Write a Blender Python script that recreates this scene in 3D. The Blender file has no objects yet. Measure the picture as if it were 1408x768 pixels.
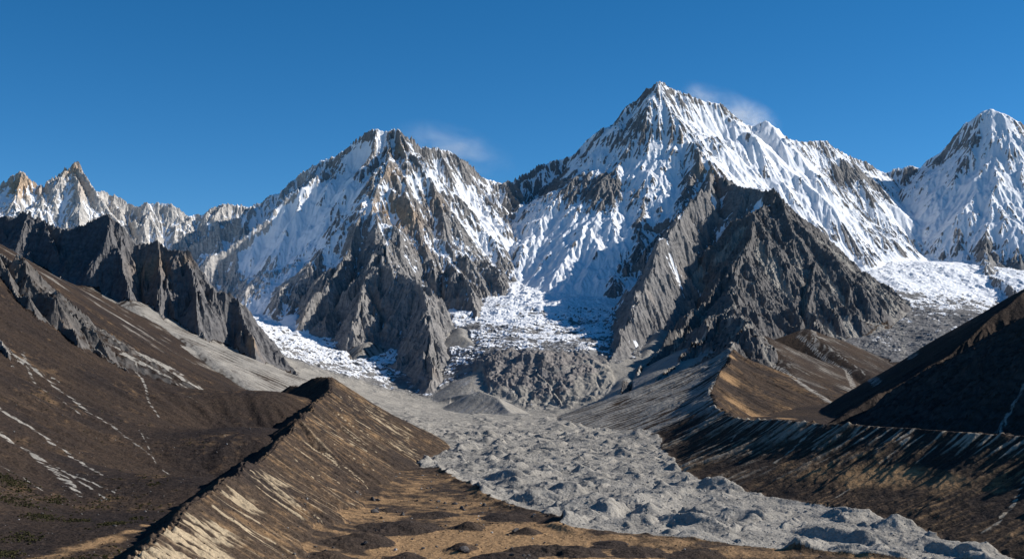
import bpy, bmesh, math, random
import numpy as np
from concurrent.futures import ThreadPoolExecutor

RES = 1.2                                   # fineness of the ground mesh
rng = np.random.default_rng(7)
random.seed(7)
f32 = np.float32
sc = bpy.context.scene
COL = sc.collection

# ------------------------------------------------------------------ camera
FPX, U0, VH = 1700.0, 704.0, 505.0          # focal length in photo pixels, principal column, level row
cam = bpy.data.cameras.new('camera')
cam.sensor_width = 36.0
cam.lens = 36.0 * FPX / 1408.0
cam.shift_y = (VH - 384.0) / 1408.0
cam.clip_start = 1.0
cam.clip_end = 120000.0
co = bpy.data.objects.new('camera', cam)
co.location = (0, 0, 0)
co.rotation_euler = (math.radians(90), 0, 0)
COL.objects.link(co)
sc.camera = co

# ------------------------------------------------------------------ sky, sun, exposure
SUN_EL, SUN_AZ = 30.0, 81.0                 # azimuth clockwise from the view direction (+Y), so 90 = from the right
world = bpy.data.worlds.new('World')
sc.world = world
world.use_nodes = True
wn = world.node_tree.nodes
bg = wn['Background']
sky = wn.new('ShaderNodeTexSky')
sky.sky_type = 'NISHITA'
sky.sun_disc = False
sky.sun_elevation = math.radians(SUN_EL)
sky.sun_rotation = math.radians(SUN_AZ)
sky.altitude = 4500.0
sky.air_density = 1.0
sky.dust_density = 0.0
sky.ozone_density = 3.0
hsv = wn.new('ShaderNodeHueSaturation')
hsv.inputs['Saturation'].default_value = 1.30
hsv.inputs['Hue'].default_value = 0.4955
hsv.inputs['Value'].default_value = 0.92
world.node_tree.links.new(sky.outputs[0], hsv.inputs['Color'])
world.node_tree.links.new(hsv.outputs[0], bg.inputs[0])
bg.inputs[1].default_value = 0.108
sun = bpy.data.lights.new('sun', 'SUN')
sun.energy = 5.0
sun.angle = math.radians(0.53)
sun.color = (1.0, 0.955, 0.89)
so = bpy.data.objects.new('sun', sun)
so.rotation_euler = (math.radians(90.0 - SUN_EL), 0, math.radians(180.0 - SUN_AZ))
so.location = (6000, 0, 6000)
COL.objects.link(so)
sc.view_settings.view_transform = 'Standard'
sc.view_settings.look = 'None'
sc.view_settings.exposure = 0.28
sc.view_settings.gamma = 1.0
sc.view_settings.use_curve_mapping = False
sc.cycles.max_bounces = 5
sc.cycles.diffuse_bounces = 3
sc.cycles.volume_bounces = 1
sc.cycles.use_denoising = True
sc.cycles.denoiser = 'OPENIMAGEDENOISE'
sc.cycles.denoising_input_passes = 'RGB_ALBEDO_NORMAL'

# ------------------------------------------------------------------ numeric helpers
def at(u, v, Y):
    """Photo pixel and distance to a point in the place."""
    return ((u - U0) / FPX * Y, Y, (VH - v) / FPX * Y)

POOL = ThreadPoolExecutor(4)

def par(fn, *arrs):
    """Run fn on row chunks in threads; fn returns one array or a tuple."""
    n = arrs[0].shape[0]
    cuts = np.linspace(0, n, min(16, n) + 1).astype(int)
    jobs = [POOL.submit(fn, *[a[i:j] for a in arrs]) for i, j in zip(cuts[:-1], cuts[1:])]
    res = [j.result() for j in jobs]
    if isinstance(res[0], tuple):
        return tuple(np.concatenate([r[k] for r in res]) for k in range(len(res[0])))
    return np.concatenate(res)

PERM = rng.permutation(1024).astype(np.int32)
GA = rng.uniform(0, 2 * np.pi, 1024)
GX, GY = np.cos(GA).astype(f32), np.sin(GA).astype(f32)
RA, RB, RC = [rng.random(1024).astype(f32) for _ in range(3)]

def _perlin(x, y, seed):
    xi = np.floor(x); yi = np.floor(y)
    fx = (x - xi).astype(f32); fy = (y - yi).astype(f32)
    xi = xi.astype(np.int32) + seed * 57; yi = yi.astype(np.int32) + seed * 131
    a = PERM[xi & 1023]; b = PERM[(xi + 1) & 1023]
    y0 = yi & 1023; y1 = (yi + 1) & 1023
    ux = fx * fx * fx * (fx * (fx * 6 - 15) + 10); uy = fy * fy * fy * (fy * (fy * 6 - 15) + 10)
    def g(p, q, dx, dy):
        i = PERM[(p + q) & 1023]
        return GX[i] * dx + GY[i] * dy
    n00 = g(a, y0, fx, fy); n10 = g(b, y0, fx - 1, fy)
    n01 = g(a, y1, fx, fy - 1); n11 = g(b, y1, fx - 1, fy - 1)
    n0 = n00 + ux * (n10 - n00); n1 = n01 + ux * (n11 - n01)
    return (n0 + uy * (n1 - n0)) * 1.5

def perlin(x, y, seed=0):
    return par(lambda a, b: _perlin(a, b, seed), x, y)

def fbm(x, y, lam, octs=4, seed=0, gain=0.5, ridged=False):
    def one(a, b):
        s = np.zeros(a.shape, f32); am = 1.0; tot = 0
        for o in range(octs):
            k = (2.03 ** o) / lam
            n = _perlin(a * k + 11.3 * o, b * k - 7.7 * o, seed + o)
            if ridged:
                n = 1 - 2 * np.abs(n)
            s += n * am; tot += am; am *= gain
        return s / f32(tot)
    return par(one, x, y)

def sstep(a, b, x):
    t = np.clip((x - a) / (b - a), 0, 1)
    return t * t * (3 - 2 * t)

def gullies(px, py, sx, sy, lam, seed, k=2.0):
    """Ridges and gullies running down the fall line: (sx, sy) is the unit direction along the contour."""
    cell = lam * k
    def one(px, py, sx, sy):
        gx = px / cell; gy = py / cell
        ix = np.floor(gx); iy = np.floor(gy)
        fx = (gx - ix).astype(f32); fy = (gy - iy).astype(f32)
        ix = ix.astype(np.int32) + seed * 37; iy = iy.astype(np.int32) + seed * 91
        C = np.zeros(px.shape, f32); S = np.zeros(px.shape, f32); W = np.full(px.shape, 1e-4, f32)
        for oy in (-1, 0, 1):
            for ox in (-1, 0, 1):
                h = PERM[(PERM[(ix + ox) & 1023] + iy + oy) & 1023]
                dx = fx - (ox + 0.15 + 0.7 * RA[h]); dy = fy - (oy + 0.15 + 0.7 * RB[h])
                w = np.maximum(0, 1 - (dx * dx + dy * dy) / f32(1.35)); w *= w
                ph = (dx * sx + dy * sy) * (2 * np.pi * k * (0.75 + 0.5 * RC[h]))
                C += w * np.cos(ph); S += w * np.sin(ph); W += w
        C /= W; S /= W
        m = np.maximum(np.sqrt(C * C + S * S), 0.4)
        return C / m
    return par(one, px.astype(f32), py.astype(f32), sx.astype(f32), sy.astype(f32))

# ------------------------------------------------------------------ the terrain grid: denser near the viewer
def rows():
    y, out = 460.0, []
    while y < 11200:
        out.append(y)
        k = 0.0017 if y < 2600 else 0.0013 if y < 4800 else 0.00095 if y < 9300 else 0.004
        y += k * y / RES
    return np.array(out)
YV = rows()
def cols():
    out, p = [], -0.60
    while p < 1.0:
        out.append(p)
        q = abs(p)
        p += (0.00072 if q < 0.425 else 0.0022 if q < 0.56 else 0.008) / RES
    return np.array(out)
PV = cols()
if len(YV) % 2 == 0: YV = YV[:-1]
if len(PV) % 2 == 0: PV = PV[:-1]
NY, NP = len(YV), len(PV)

def mesh_xy(yv, pv):
    Y = np.repeat(yv[:, None], len(pv), 1)
    return (pv[None, :] * Y), Y

def grad(H, yv, pv):
    hp = np.gradient(H, pv, axis=1); hy = np.gradient(H, yv, axis=0)
    Y = yv[:, None]
    return (hp / Y).astype(f32), (hy - hp * pv[None, :] / Y).astype(f32)

def up2(A):
    """coarse (every second row and column) to fine"""
    B = np.empty((A.shape[0] * 2 - 1, A.shape[1]), f32)
    B[::2] = A; B[1::2] = 0.5 * (A[1:] + A[:-1])
    C = np.empty((B.shape[0], A.shape[1] * 2 - 1), f32)
    C[:, ::2] = B; C[:, 1::2] = 0.5 * (B[:, 1:] + B[:, :-1])
    return C

def blur(A, n=1):
    for _ in range(n):
        A = A.copy()
        A[1:-1] = 0.25 * (A[:-2] + A[2:]) + 0.5 * A[1:-1]
        A[:, 1:-1] = 0.25 * (A[:, :-2] + A[:, 2:]) + 0.5 * A[:, 1:-1]
    return A

# ------------------------------------------------------------------ valley floors, glacier surfaces and plain slopes: a smooth sheet through known points
G = lambda x, y: (x, y, 0.013 * y - 227.0)
FLOOR = [G(*q) for q in [(0, 600), (350, 600), (-150, 850), (-80, 1250), (200, 1300), (450, 1100), (700, 850), (60, 1700), (300, 1700), (1000, 700),
    (30, 2200), (250, 2200), (-60, 2800), (280, 2800), (-120, 3500), (280, 3500), (-130, 4300), (120, 4300), (300, 4200), (500, 1450), (850, 1200), (-188, 4900), (42, 4450)]]
FLOOR += [at(*q) for q in [
    # western tributary glacier
    (590, 545, 5150), (520, 512, 5500), (480, 490, 5700), (430, 465, 6000), (390, 440, 6400), (360, 425, 6800), (340, 410, 7200), (330, 400, 7500),
    (400, 480, 5600), (450, 505, 5300), (505, 540, 4900), (330, 440, 6300), (300, 420, 6900),
    # ice fall, basin under the main peak and the rock step below it
    (650, 480, 5600), (700, 488, 5350), (765, 486, 5350), (660, 440, 6100), (740, 440, 6100), (800, 450, 6000), (690, 408, 6600), (765, 406, 6600),
    (740, 380, 7100), (690, 386, 7000), (850, 440, 6100), (800, 395, 6900), (690, 548, 4980), (730, 566, 4830), (775, 562, 4850), (830, 572, 4600), (720, 530, 5080),
    # eastern tributary glacier and the bowl under it
    (1200, 362, 7600), (1300, 362, 7600), (1340, 385, 7250), (1250, 400, 6900), (1320, 430, 6400), (1385, 420, 6900), (1270, 450, 6100), (1240, 490, 5600), (1320, 470, 5700),
    (1200, 520, 5000), (1150, 550, 4200), (1110, 577, 3300), (1180, 580, 3100), (1060, 572, 3300), (1080, 560, 3800),
    # valley behind the left moraine
    (100, 760, 1150), (200, 722, 1400), (300, 665, 1900), (335, 615, 2400), (380, 562, 2900), (392, 547, 3200), (20, 800, 1000),
    # brown hillside on the left
    (0, 742, 1200), (0, 690, 1350), (100, 690, 1500), (0, 620, 1600), (150, 640, 1800), (0, 560, 1900), (100, 560, 2100), (200, 600, 2100), (250, 560, 2500),
    (0, 480, 2300), (100, 480, 2600), (200, 520, 2800), (285, 535, 3000), (0, 400, 2700), (0, 355, 2950), (80, 432, 2950), (360, 552, 3250),
    (130, 402, 4200), (180, 432, 4100), (260, 482, 4050), (330, 520, 4000), (372, 548, 3700), (60, 390, 4300)]]
FLOOR += [(-1500, 2500, 360), (-900, 1500, 70), (-1250, 1800, 260), (-1900, 3000, 560), (-700, 800, -40), (-420, 650, -160), (-1600, 3600, 420), (-2500, 4500, 700),
          (-1800, 6000, 420), (-3000, 7000, 700), (0, 8500, 500), (1200, 9500, 600), (2000, 8500, 620), (3500, 8000, 650), (4500, 6000, 400), (3000, 4000, 100), (2000, 2500, -40), (1500, 1500, -60), (1500, 800, -150),
          (-2500, 9500, 500), (0, 11000, 200), (-4000, 11000, 200), (4000, 11000, 200), (8000, 8000, 500)]
for cx, cy, cz in [(-384, 2300, -95), (-369, 2000, -112), (-344, 1650, -131), (-333, 1400, -140), (-320, 1200, -141), (-302, 1050, -142), (-284, 920, -142), (-420, 2620, -70), (-440, 2850, -45)]:
    FLOOR.append((cx - 42, cy, cz - 7))
    FLOOR.append((cx + 70 + cy * 0.03, cy - 20, 0.013 * cy - 229.0)); FLOOR.append((cx + 150 + cy * 0.05, cy - 20, 0.013 * cy - 227.0))
FP = np.array(FLOOR, float)

def floor_surface(X, Y):
    c2 = 140.0 ** 2
    d = FP[:, None, :2] - FP[None, :, :2]
    A = np.sqrt((d ** 2).sum(-1) + c2) + np.eye(len(FP)) * -12.0
    m = FP[:, 2].mean()
    w = np.linalg.solve(A, FP[:, 2] - m)
    def one(x, y):
        s = np.full(x.shape, m, np.float64)
        for (px, py, _), wi in zip(FP, w):
            s += wi * np.sqrt((x - px) ** 2 + (y - py) ** 2 + c2)
        return s.astype(f32)
    return par(one, X, Y)

# ------------------------------------------------------------------ ridges
(FLR, FR, PL, PM, PR, PD, RL, NL, ML, MR, RH, SCR, SNW, STP) = range(14)

def prof(d, s0, s1, L):
    return s1 * d + (s0 - s1) * L * (1 - np.exp(-d / L))

class Ridge:
    def __init__(s, gid, pts, s0, s1, L, jag=0.0, step=80.0, spur=None, foot=-200.0, world=False, rmax=3200.0, seed=1, spurjag=None, rnd=0.0, west=1.0):
        s.rnd = rnd; s.west = west
        s.gid, s.s0, s.s1, s.L, s.rmax = gid, s0, s1, L, rmax
        P = np.array(pts if world else [at(*p) for p in pts], float)
        r = np.random.default_rng(seed)
        out = [P[0]]
        for a, b in zip(P[:-1], P[1:]):
            n = max(1, int(np.hypot(*(b - a)[:2]) / step))
            for k in range(1, n + 1):
                q = a + (b - a) * k / n
                if k < n:
                    q = q + np.array([r.normal() * jag * 0.8, r.normal() * jag * 0.8, r.normal() * jag])
                out.append(q)
        s.P = np.array(out)
        s.spur, s.foot, s.seed = spur, foot, seed
        s.jag = jag if spurjag is None else spurjag

def make_spurs(R):
    """side ribs that leave a ridge down both faces"""
    if not R.spur: return []
    spacing, s0, s1, L, drop, lmax = R.spur
    r = np.random.default_rng(R.seed + 100)
    res = []
    seg = np.hypot(*(R.P[1:] - R.P[:-1])[:, :2].T)
    cum = np.concatenate([[0], np.cumsum(seg)])
    for side in (-1, 1):
        t = r.uniform(0.3, 1) * spacing
        while t < cum[-1]:
            i = min(np.searchsorted(cum, t) - 1, len(seg) - 1)
            q = R.P[i] + (R.P[i + 1] - R.P[i]) * ((t - cum[i]) / max(seg[i], 1e-6))
            j0, j1 = max(i - 3, 0), min(i + 4, len(R.P) - 1)
            tg = (R.P[j1] - R.P[j0])[:2]; tg = tg / (np.hypot(*tg) + 1e-6)
            down = np.sign(R.P[j0][2] - R.P[j1][2])
            ang = math.atan2(tg[1], tg[0]) + side * (math.pi / 2 - down * r.uniform(0.05, 0.5)) + r.normal() * 0.2
            pts = [q - np.array([0, 0, 3.0])]
            d, st, x, y = 0.0, 70.0, q[0], q[1]
            k = drop * r.uniform(0.88, 1.1)
            ll = lmax * r.uniform(0.45, 1.0)
            while d < ll:
                d += st; ang += r.normal() * 0.10
                x += math.cos(ang) * st; y += math.sin(ang) * st
                z = q[2] - k * prof(d, R.s0, R.s1, R.L) + r.normal() * R.jag * 0.8
                pts.append(np.array([x, y, z]))
                if z < R.foot: break
            if len(pts) > 1:
                S = Ridge(R.gid, pts, s0, s1, L, world=True, step=1e9, rmax=900.0)
                res.append(S)
            t += spacing * r.uniform(0.6, 1.4)
    return res

RIDGES = [
    # far pale ridge on the left
    Ridge(FR, [(-260, 330, 7600), (-120, 280, 7600), (-40, 290, 7600), (0, 265, 7600), (10, 253, 7600), (22, 244, 7600), (35, 240, 7600), (42, 252, 7620), (50, 258, 7650), (68, 257, 7700), (84, 237, 7700), (97, 223, 7700),
               (108, 236, 7720), (120, 250, 7750), (140, 268, 7780), (165, 272, 7800), (180, 284, 7800), (195, 288, 7800), (210, 283, 7800), (230, 282, 7800), (250, 291, 7800),
               (262, 300, 7800), (285, 298, 7820), (300, 290, 7850), (330, 283, 7900), (345, 286, 7900), (360, 280, 7900)], 1.15, 0.85, 350, jag=11, step=55,
          spur=(230, 1.5, 0.9, 150, 0.80, 1100), foot=150, seed=3),
    # western snow peak
    Ridge(PL, [(360, 280, 7900), (375, 277, 7880), (400, 256, 7850), (415, 238, 7800), (440, 219, 7750), (465, 214, 7700), (490, 199, 7650), (508, 185, 7620), (520, 181, 7600), (533, 182, 7590), (545, 179, 7580)], 1.25, 0.8, 400, jag=9, step=70,
          spur=(330, 1.5, 0.85, 150, 0.78, 1300), foot=120, seed=4),
    Ridge(PL, [(545, 179, 7580), (556, 190, 7600), (575, 206, 7650), (600, 206, 7700), (612, 211, 7750), (625, 219, 7800), (640, 227, 7850), (660, 241, 7900), (675, 248, 7950), (695, 253, 8000)], 1.25, 0.8, 400, jag=13, step=60,
          spur=(300, 1.5, 0.85, 150, 0.78, 1300), foot=300, seed=5),
    Ridge(PL, [(533, 182, 7590), (524, 212, 7380), (518, 250, 7120), (519, 290, 6850), (528, 330, 6600), (545, 365, 6350), (570, 388, 6150), (590, 415, 5950), (590, 455, 5650), (586, 495, 5400), (583, 525, 5220)], 1.3, 0.8, 300, jag=12, step=80,
          spur=(260, 1.4, 0.85, 140, 0.80, 900), foot=-100, seed=6),
    Ridge(PL, [(518, 265, 7050), (495, 310, 6800), (470, 350, 6600), (450, 385, 6400), (432, 420, 6200), (420, 445, 6080)], 1.3, 0.85, 250, jag=11, step=80, spur=(240, 1.4, 0.85, 120, 0.8, 500), foot=120, seed=7),
    Ridge(PL, [(528, 330, 6600), (510, 380, 6300), (495, 420, 6050), (480, 455, 5880)], 1.3, 0.85, 250, jag=11, step=80, spur=(240, 1.4, 0.85, 120, 0.8, 500), foot=50, seed=8),
    Ridge(PL, [(465, 214, 7700), (448, 260, 7500), (420, 310, 7250), (395, 350, 7050), (372, 385, 6850), (352, 408, 6800)], 1.3, 0.85, 250, jag=8, step=80, spur=(240, 1.4, 0.85, 120, 0.8, 500), foot=250, seed=9),
    Ridge(PL, [(575, 206, 7650), (583, 260, 7350), (600, 310, 7050), (622, 350, 6800), (640, 385, 6500), (648, 425, 6250), (645, 455, 6000)], 1.3, 0.85, 250, jag=9, step=80, spur=(260, 1.4, 0.85, 120, 0.8, 600), foot=150, seed=10),
    Ridge(PL, [(625, 219, 7800), (645, 275, 7500), (662, 320, 7250), (680, 365, 7000), (690, 400, 6800), (690, 428, 6600)], 1.3, 0.85, 250, jag=9, step=80, spur=(260, 1.4, 0.85, 120, 0.8, 600), foot=250, seed=11),
    # main peak
    Ridge(PM, [(695, 253, 8150), (710, 247, 8200), (720, 240, 8250), (745, 228, 8300), (775, 215, 8350), (800, 204, 8350), (812, 188, 8350), (835, 173, 8370), (850, 164, 8400), (860, 147, 8420), (885, 130, 8450), (900, 120, 8450), (912, 114, 8450)], 1.25, 1.0, 450, jag=7, step=70,
          spur=(340, 1.4, 0.9, 150, 0.86, 950), foot=450, seed=12),
    Ridge(PM, [(912, 114, 8300), (925, 122, 8320), (940, 130, 8340), (960, 135, 8360), (990, 142, 8400), (1005, 152, 8430), (1025, 170, 8470), (1040, 172, 8500), (1055, 166, 8500), (1066, 176, 8550), (1080, 192, 8650), (1100, 197, 8700),
               (1118, 194, 8750), (1140, 200, 8850), (1165, 212, 8950), (1190, 222, 9050), (1205, 229, 9150), (1220, 238, 9250)], 1.1, 0.95, 450, jag=5, step=80, spur=(380, 1.2, 0.9, 160, 0.88, 900), foot=550, seed=13),
    Ridge(PM, [(912, 114, 8300), (921, 145, 8130), (929, 185, 7930), (945, 196, 7830), (972, 204, 7700), (983, 236, 7480), (1005, 255, 7230), (1041, 264, 6960)], 1.15, 0.86, 500, jag=10, step=80, spur=(300, 1.2, 0.8, 160, 0.84, 1300), foot=200, seed=14),
    Ridge(PM, [(860, 147, 8270), (856, 190, 8050), (850, 235, 7850), (838, 285, 7600), (822, 330, 7380)], 1.1, 0.7, 300, jag=7, step=80, seed=15),
    # dark rock peak in front of it
    Ridge(PD, [(1041, 266, 6960), (1048, 269, 6940), (1056, 262, 6920), (1064, 280, 6880), (1073, 284, 6850), (1080, 301, 6800), (1090, 303, 6760), (1098, 321, 6710), (1110, 330, 6650), (1150, 356, 6520), (1190, 394, 6380), (1210, 420, 6250), (1222, 440, 6150)], 1.15, 0.75, 250, jag=13, step=60, spur=(230, 1.3, 0.85, 130, 0.8, 1100), foot=20, seed=16),
    Ridge(PD, [(1047, 264, 6940), (1040, 300, 6700), (1032, 335, 6450), (1020, 368, 6150), (1010, 400, 5850), (1005, 425, 5550), (1014, 440, 5200), (1027, 448, 4780), (1012, 474, 4450)], 1.1, 0.78, 300, jag=12, step=70, spur=(230, 1.3, 0.82, 130, 0.8, 1200), foot=-60, seed=17),
    Ridge(PM, [(972, 204, 7700), (945, 260, 7380), (915, 320, 7020), (888, 375, 6720), (868, 415, 6480)], 1.25, 0.85, 250, jag=10, step=70, spur=(260, 1.4, 0.9, 130, 0.85, 500), foot=150, seed=51),
    Ridge(PM, [(983, 236, 7480), (967, 262, 7150), (944, 290, 6850), (918, 318, 6550), (898, 348, 6250), (884, 388, 5980), (866, 436, 5650), (846, 482, 5350), (822, 530, 5130)], 1.9, 1.45, 250, jag=16, step=55, spur=(150, 2.0, 1.3, 130, 0.78, 420), foot=40, seed=52),
    Ridge(PD, [(1028, 350, 6350), (990, 395, 6080), (955, 430, 5800), (920, 465, 5500), (885, 505, 5150), (850, 545, 4800), (822, 570, 4560)], 1.2, 0.85, 220, jag=10, step=70, spur=(230, 1.3, 0.85, 120, 0.85, 450), foot=-120, seed=53),
    Ridge(PD, [(1005, 425, 5550), (965, 468, 5150), (930, 503, 4850), (890, 545, 4550)], 1.1, 0.8, 200, jag=9, step=80, spur=(260, 1.2, 0.8, 100, 0.85, 400), foot=-170, seed=18),
    Ridge(PD, [(1110, 330, 6650), (1118, 385, 6300), (1120, 430, 6000), (1122, 470, 5600)], 1.2, 0.75, 200, jag=10, step=70, spur=(240, 1.3, 0.82, 130, 0.8, 500), foot=0, seed=19),
    Ridge(PD, [(1035, 290, 6700), (985, 335, 6600), (940, 380, 6450), (905, 425, 6150), (880, 460, 5850)], 1.2, 0.9, 200, jag=10, step=70, spur=(260, 1.3, 0.82, 130, 0.8, 500), foot=100, seed=20),
    # eastern snow peak
    Ridge(PR, [(1220, 238, 9250), (1232, 233, 9220), (1250, 228, 9200), (1262, 231, 9180), (1270, 220, 9150), (1290, 205, 9100), (1320, 178, 9050), (1335, 165, 9020), (1350, 155, 9000), (1362, 150, 9000), (1372, 150, 9000), (1385, 158, 9000), (1408, 182, 9000), (1450, 225, 9000), (1500, 240, 8900), (1600, 200, 8900)],
          1.25, 1.0, 450, jag=7, step=70, spur=(320, 1.3, 0.9, 150, 0.88, 1000), foot=620, seed=21),
    Ridge(PR, [(1372, 150, 9000), (1378, 200, 8750), (1385, 260, 8450), (1392, 320, 8100), (1398, 370, 7750), (1402, 400, 7500)], 1.1, 0.75, 300, jag=8, step=80, spur=(300, 1.3, 0.8, 150, 0.83, 700), foot=450, seed=22),
    Ridge(PR, [(1335, 165, 9020), (1330, 230, 8650), (1332, 290, 8320), (1340, 328, 7950), (1353, 356, 7600), (1370, 380, 7250), (1388, 400, 6950), (1408, 424, 6650)], 1.1, 0.8, 300, jag=8, step=80, spur=(300, 1.3, 0.85, 150, 0.85, 500), foot=350, seed=91),
    # dark rock ridge on the left
    Ridge(RL, [(-160, 330, 5300), (-60, 290, 5200), (0, 301, 5100), (20, 299, 5080), (40, 294, 5050), (60, 304, 5030), (75, 310, 5000), (90, 320, 4980), (110, 309, 4950), (128, 300, 4930), (140, 296, 4920), (160, 305, 4900), (185, 331, 4880), (200, 335, 4870), (215, 334, 4850),
               (230, 344, 4830), (250, 345, 4810), (262, 352, 4800), (275, 370, 4790), (285, 380, 4780), (300, 394, 4760), (325, 410, 4740), (345, 434, 4720), (360, 460, 4700), (385, 490, 4680), (415, 518, 4640)], 1.5, 0.95, 200, jag=9, step=45,
          spur=(190, 1.8, 1.1, 80, 0.84, 480), foot=0, seed=23),
    Ridge(RL, [(0, 301, 5100), (15, 345, 4960), (40, 385, 4800)], 1.9, 1.1, 120, jag=8, step=40, seed=41, rmax=500),
    Ridge(RL, [(60, 304, 5030), (75, 345, 4880), (95, 392, 4740)], 1.9, 1.1, 120, jag=8, step=40, seed=42, rmax=500),
    Ridge(RL, [(140, 296, 4920), (150, 345, 4760), (162, 385, 4640), (172, 412, 4540)], 1.9, 1.05, 120, jag=9, step=40, seed=43, rmax=600),
    Ridge(RL, [(212, 334, 4860), (214, 380, 4700), (222, 425, 4560), (235, 455, 4440)], 1.9, 1.05, 120, jag=9, step=40, seed=44, rmax=600),
    Ridge(RL, [(262, 352, 4800), (272, 400, 4650), (282, 450, 4510), (300, 492, 4380)], 1.9, 1.05, 120, jag=9, step=40, seed=45, rmax=600),
    Ridge(RL, [(325, 410, 4740), (335, 450, 4620), (350, 490, 4480), (366, 515, 4380)], 1.8, 1.05, 120, jag=7, step=40, seed=46, rmax=500),
    # rocky rib on the hillside
    Ridge(NL, [(-120, 330, 3300), (-40, 335, 3050), (0, 349, 2920), (30, 365, 2880), (55, 385, 2860), (80, 412, 2840), (110, 445, 2800), (140, 480, 2740), (170, 510, 2680), (195, 540, 2620), (208, 558, 2570)], 1.5, 0.7, 60, jag=6, step=30, spur=(95, 1.6, 0.6, 40, 0.80, 150), foot=-200, seed=24, rmax=400),
    Ridge(NL, [(-60, 430, 2500), (0, 468, 2330), (18, 500, 2220), (28, 535, 2100)], 1.3, 0.6, 40, jag=5, step=30, spur=(80, 1.4, 0.6, 40, 0.8, 100), foot=-200, seed=25, rmax=250),
    Ridge(NL, [(-30, 325, 2960), (20, 385, 2800), (52, 430, 2700), (80, 475, 2600), (100, 505, 2530)], 1.7, 0.9, 50, jag=8, step=28, spur=(60, 1.8, 0.9, 40, 0.8, 160), foot=-200, seed=81, rmax=300),
    Ridge(NL, [(28, 352, 2900), (70, 408, 2800), (105, 455, 2700), (135, 500, 2620), (160, 535, 2560)], 1.7, 0.9, 50, jag=8, step=28, spur=(60, 1.8, 0.9, 40, 0.8, 160), foot=-200, seed=82, rmax=300),
    Ridge(NL, [(62, 380, 2900), (108, 432, 2830), (150, 480, 2740), (185, 522, 2660), (208, 556, 2590)], 1.7, 0.9, 50, jag=8, step=28, spur=(60, 1.8, 0.9, 40, 0.8, 160), foot=-200, seed=83, rmax=300),
    Ridge(NL, [(-60, 350, 2900), (-20, 400, 2750), (10, 440, 2620), (30, 480, 2480), (40, 505, 2400)], 1.7, 0.9, 50, jag=8, step=28, spur=(60, 1.8, 0.9, 40, 0.8, 160), foot=-200, seed=84, rmax=300),
    Ridge(NL, [(-30, 470, 2300), (4, 500, 2230), (20, 530, 2140), (26, 552, 2080)], 1.6, 0.8, 40, jag=6, step=25, spur=(60, 1.6, 0.8, 30, 0.8, 80), foot=-200, seed=85, rmax=200),
    # left lateral moraine
    Ridge(ML, [(395, 537, 3350), (425, 526, 3150), (455, 519, 3000), (450, 530, 2850), (440, 547, 2620), (420, 574, 2300), (390, 600, 2000), (350, 640, 1650), (300, 675, 1400), (250, 705, 1200), (215, 735, 1050), (180, 768, 920), (120, 820, 800), (60, 890, 690), (-100, 1000, 560)], 0.72, 0.5, 120, jag=5.0, step=60, seed=26, rmax=900, rnd=3.0),
    # right lateral moraine
    Ridge(MR, [(1010, 478, 4350), (992, 502, 4000), (976, 540, 3450), (985, 560, 3080), (1010, 574, 2750), (1050, 577, 2450), (1090, 578, 2280), (1170, 583, 2080), (1250, 588, 1930), (1330, 594, 1820), (1408, 599, 1720), (1500, 606, 1600), (1620, 620, 1450), (1900, 650, 1200)], 0.76, 0.32, 85, jag=2.6, step=70, seed=27, rmax=900, rnd=7.0),
    # brown hill on the right
    Ridge(RH, [(1120, 588, 2950), (1150, 578, 3000), (1225, 533, 3150), (1300, 490, 3300), (1355, 446, 3400), (1408, 405, 3500), (1450, 376, 3570), (1540, 372, 3750), (1800, 400, 4100)], 0.62, 0.6, 200, jag=2.0, step=60, seed=28, rmax=2500),
    Ridge(NL, [(1400, 594, 2250), (1450, 530, 2350), (1520, 440, 2450), (1600, 350, 2600), (1700, 260, 2750), (1850, 200, 2900), (2000, 150, 3000)], 0.8, 0.62, 120, jag=7.0, step=45, spur=(120, 1.0, 0.7, 60, 0.85, 450), foot=-200, seed=29, rmax=1500),
    # the rock step under the ice fall
    Ridge(STP, [(668, 524, 5150), (690, 516, 5190), (718, 516, 5140), (742, 507, 5180), (765, 509, 5120), (790, 502, 5180), (815, 504, 5220)], 1.5, 1.0, 120, jag=9, step=45, spur=(75, 1.5, 0.9, 60, 0.8, 330), foot=-190, seed=61, rmax=420),
    Ridge(STP, [(742, 508, 5170), (752, 528, 5030), (760, 550, 4900)], 1.3, 0.9, 120, jag=8, step=40, seed=62, rmax=320),
    Ridge(STP, [(700, 516, 5180), (702, 532, 5070), (708, 548, 4960)], 1.2, 0.9, 120, jag=8, step=40, seed=63, rmax=320),
    # scree fans
    Ridge(SCR, [(172, 412, 4560), (230, 455, 4250), (300, 503, 3900), (372, 549, 3560)], 0.40, 0.36, 100, step=1e9, world=False, rmax=420, rnd=30),
    Ridge(SCR, [(105, 392, 4650), (150, 425, 4350), (200, 462, 4050)], 0.45, 0.4, 100, step=1e9, rmax=350, rnd=25),
    Ridge(SCR, [(318, 488, 4560), (350, 520, 4250), (378, 548, 3900)], 0.5, 0.45, 100, step=1e9, rmax=300, rnd=15),
    Ridge(SCR, [(1110, 452, 5450), (1160, 490, 5100), (1225, 528, 4650)], 0.42, 0.36, 100, step=1e9, rmax=500, rnd=30),
    Ridge(SCR, [(1040, 462, 4900), (1075, 500, 4500), (1130, 545, 4000)], 0.42, 0.36, 100, step=1e9, rmax=450, rnd=20),
    Ridge(SCR, [(905, 452, 5750), (870, 510, 5200), (828, 588, 4350)], 0.5, 0.42, 100, step=1e9, rmax=420, rnd=20),
    Ridge(SCR, [(955, 478, 5150), (915, 525, 4700), (862, 590, 3950)], 0.5, 0.42, 100, step=1e9, rmax=420, rnd=20),
    Ridge(SCR, [(638, 450, 5950), (655, 480, 5600), (672, 503, 5330)], 0.5, 0.42, 100, step=1e9, rmax=300, rnd=20),
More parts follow.
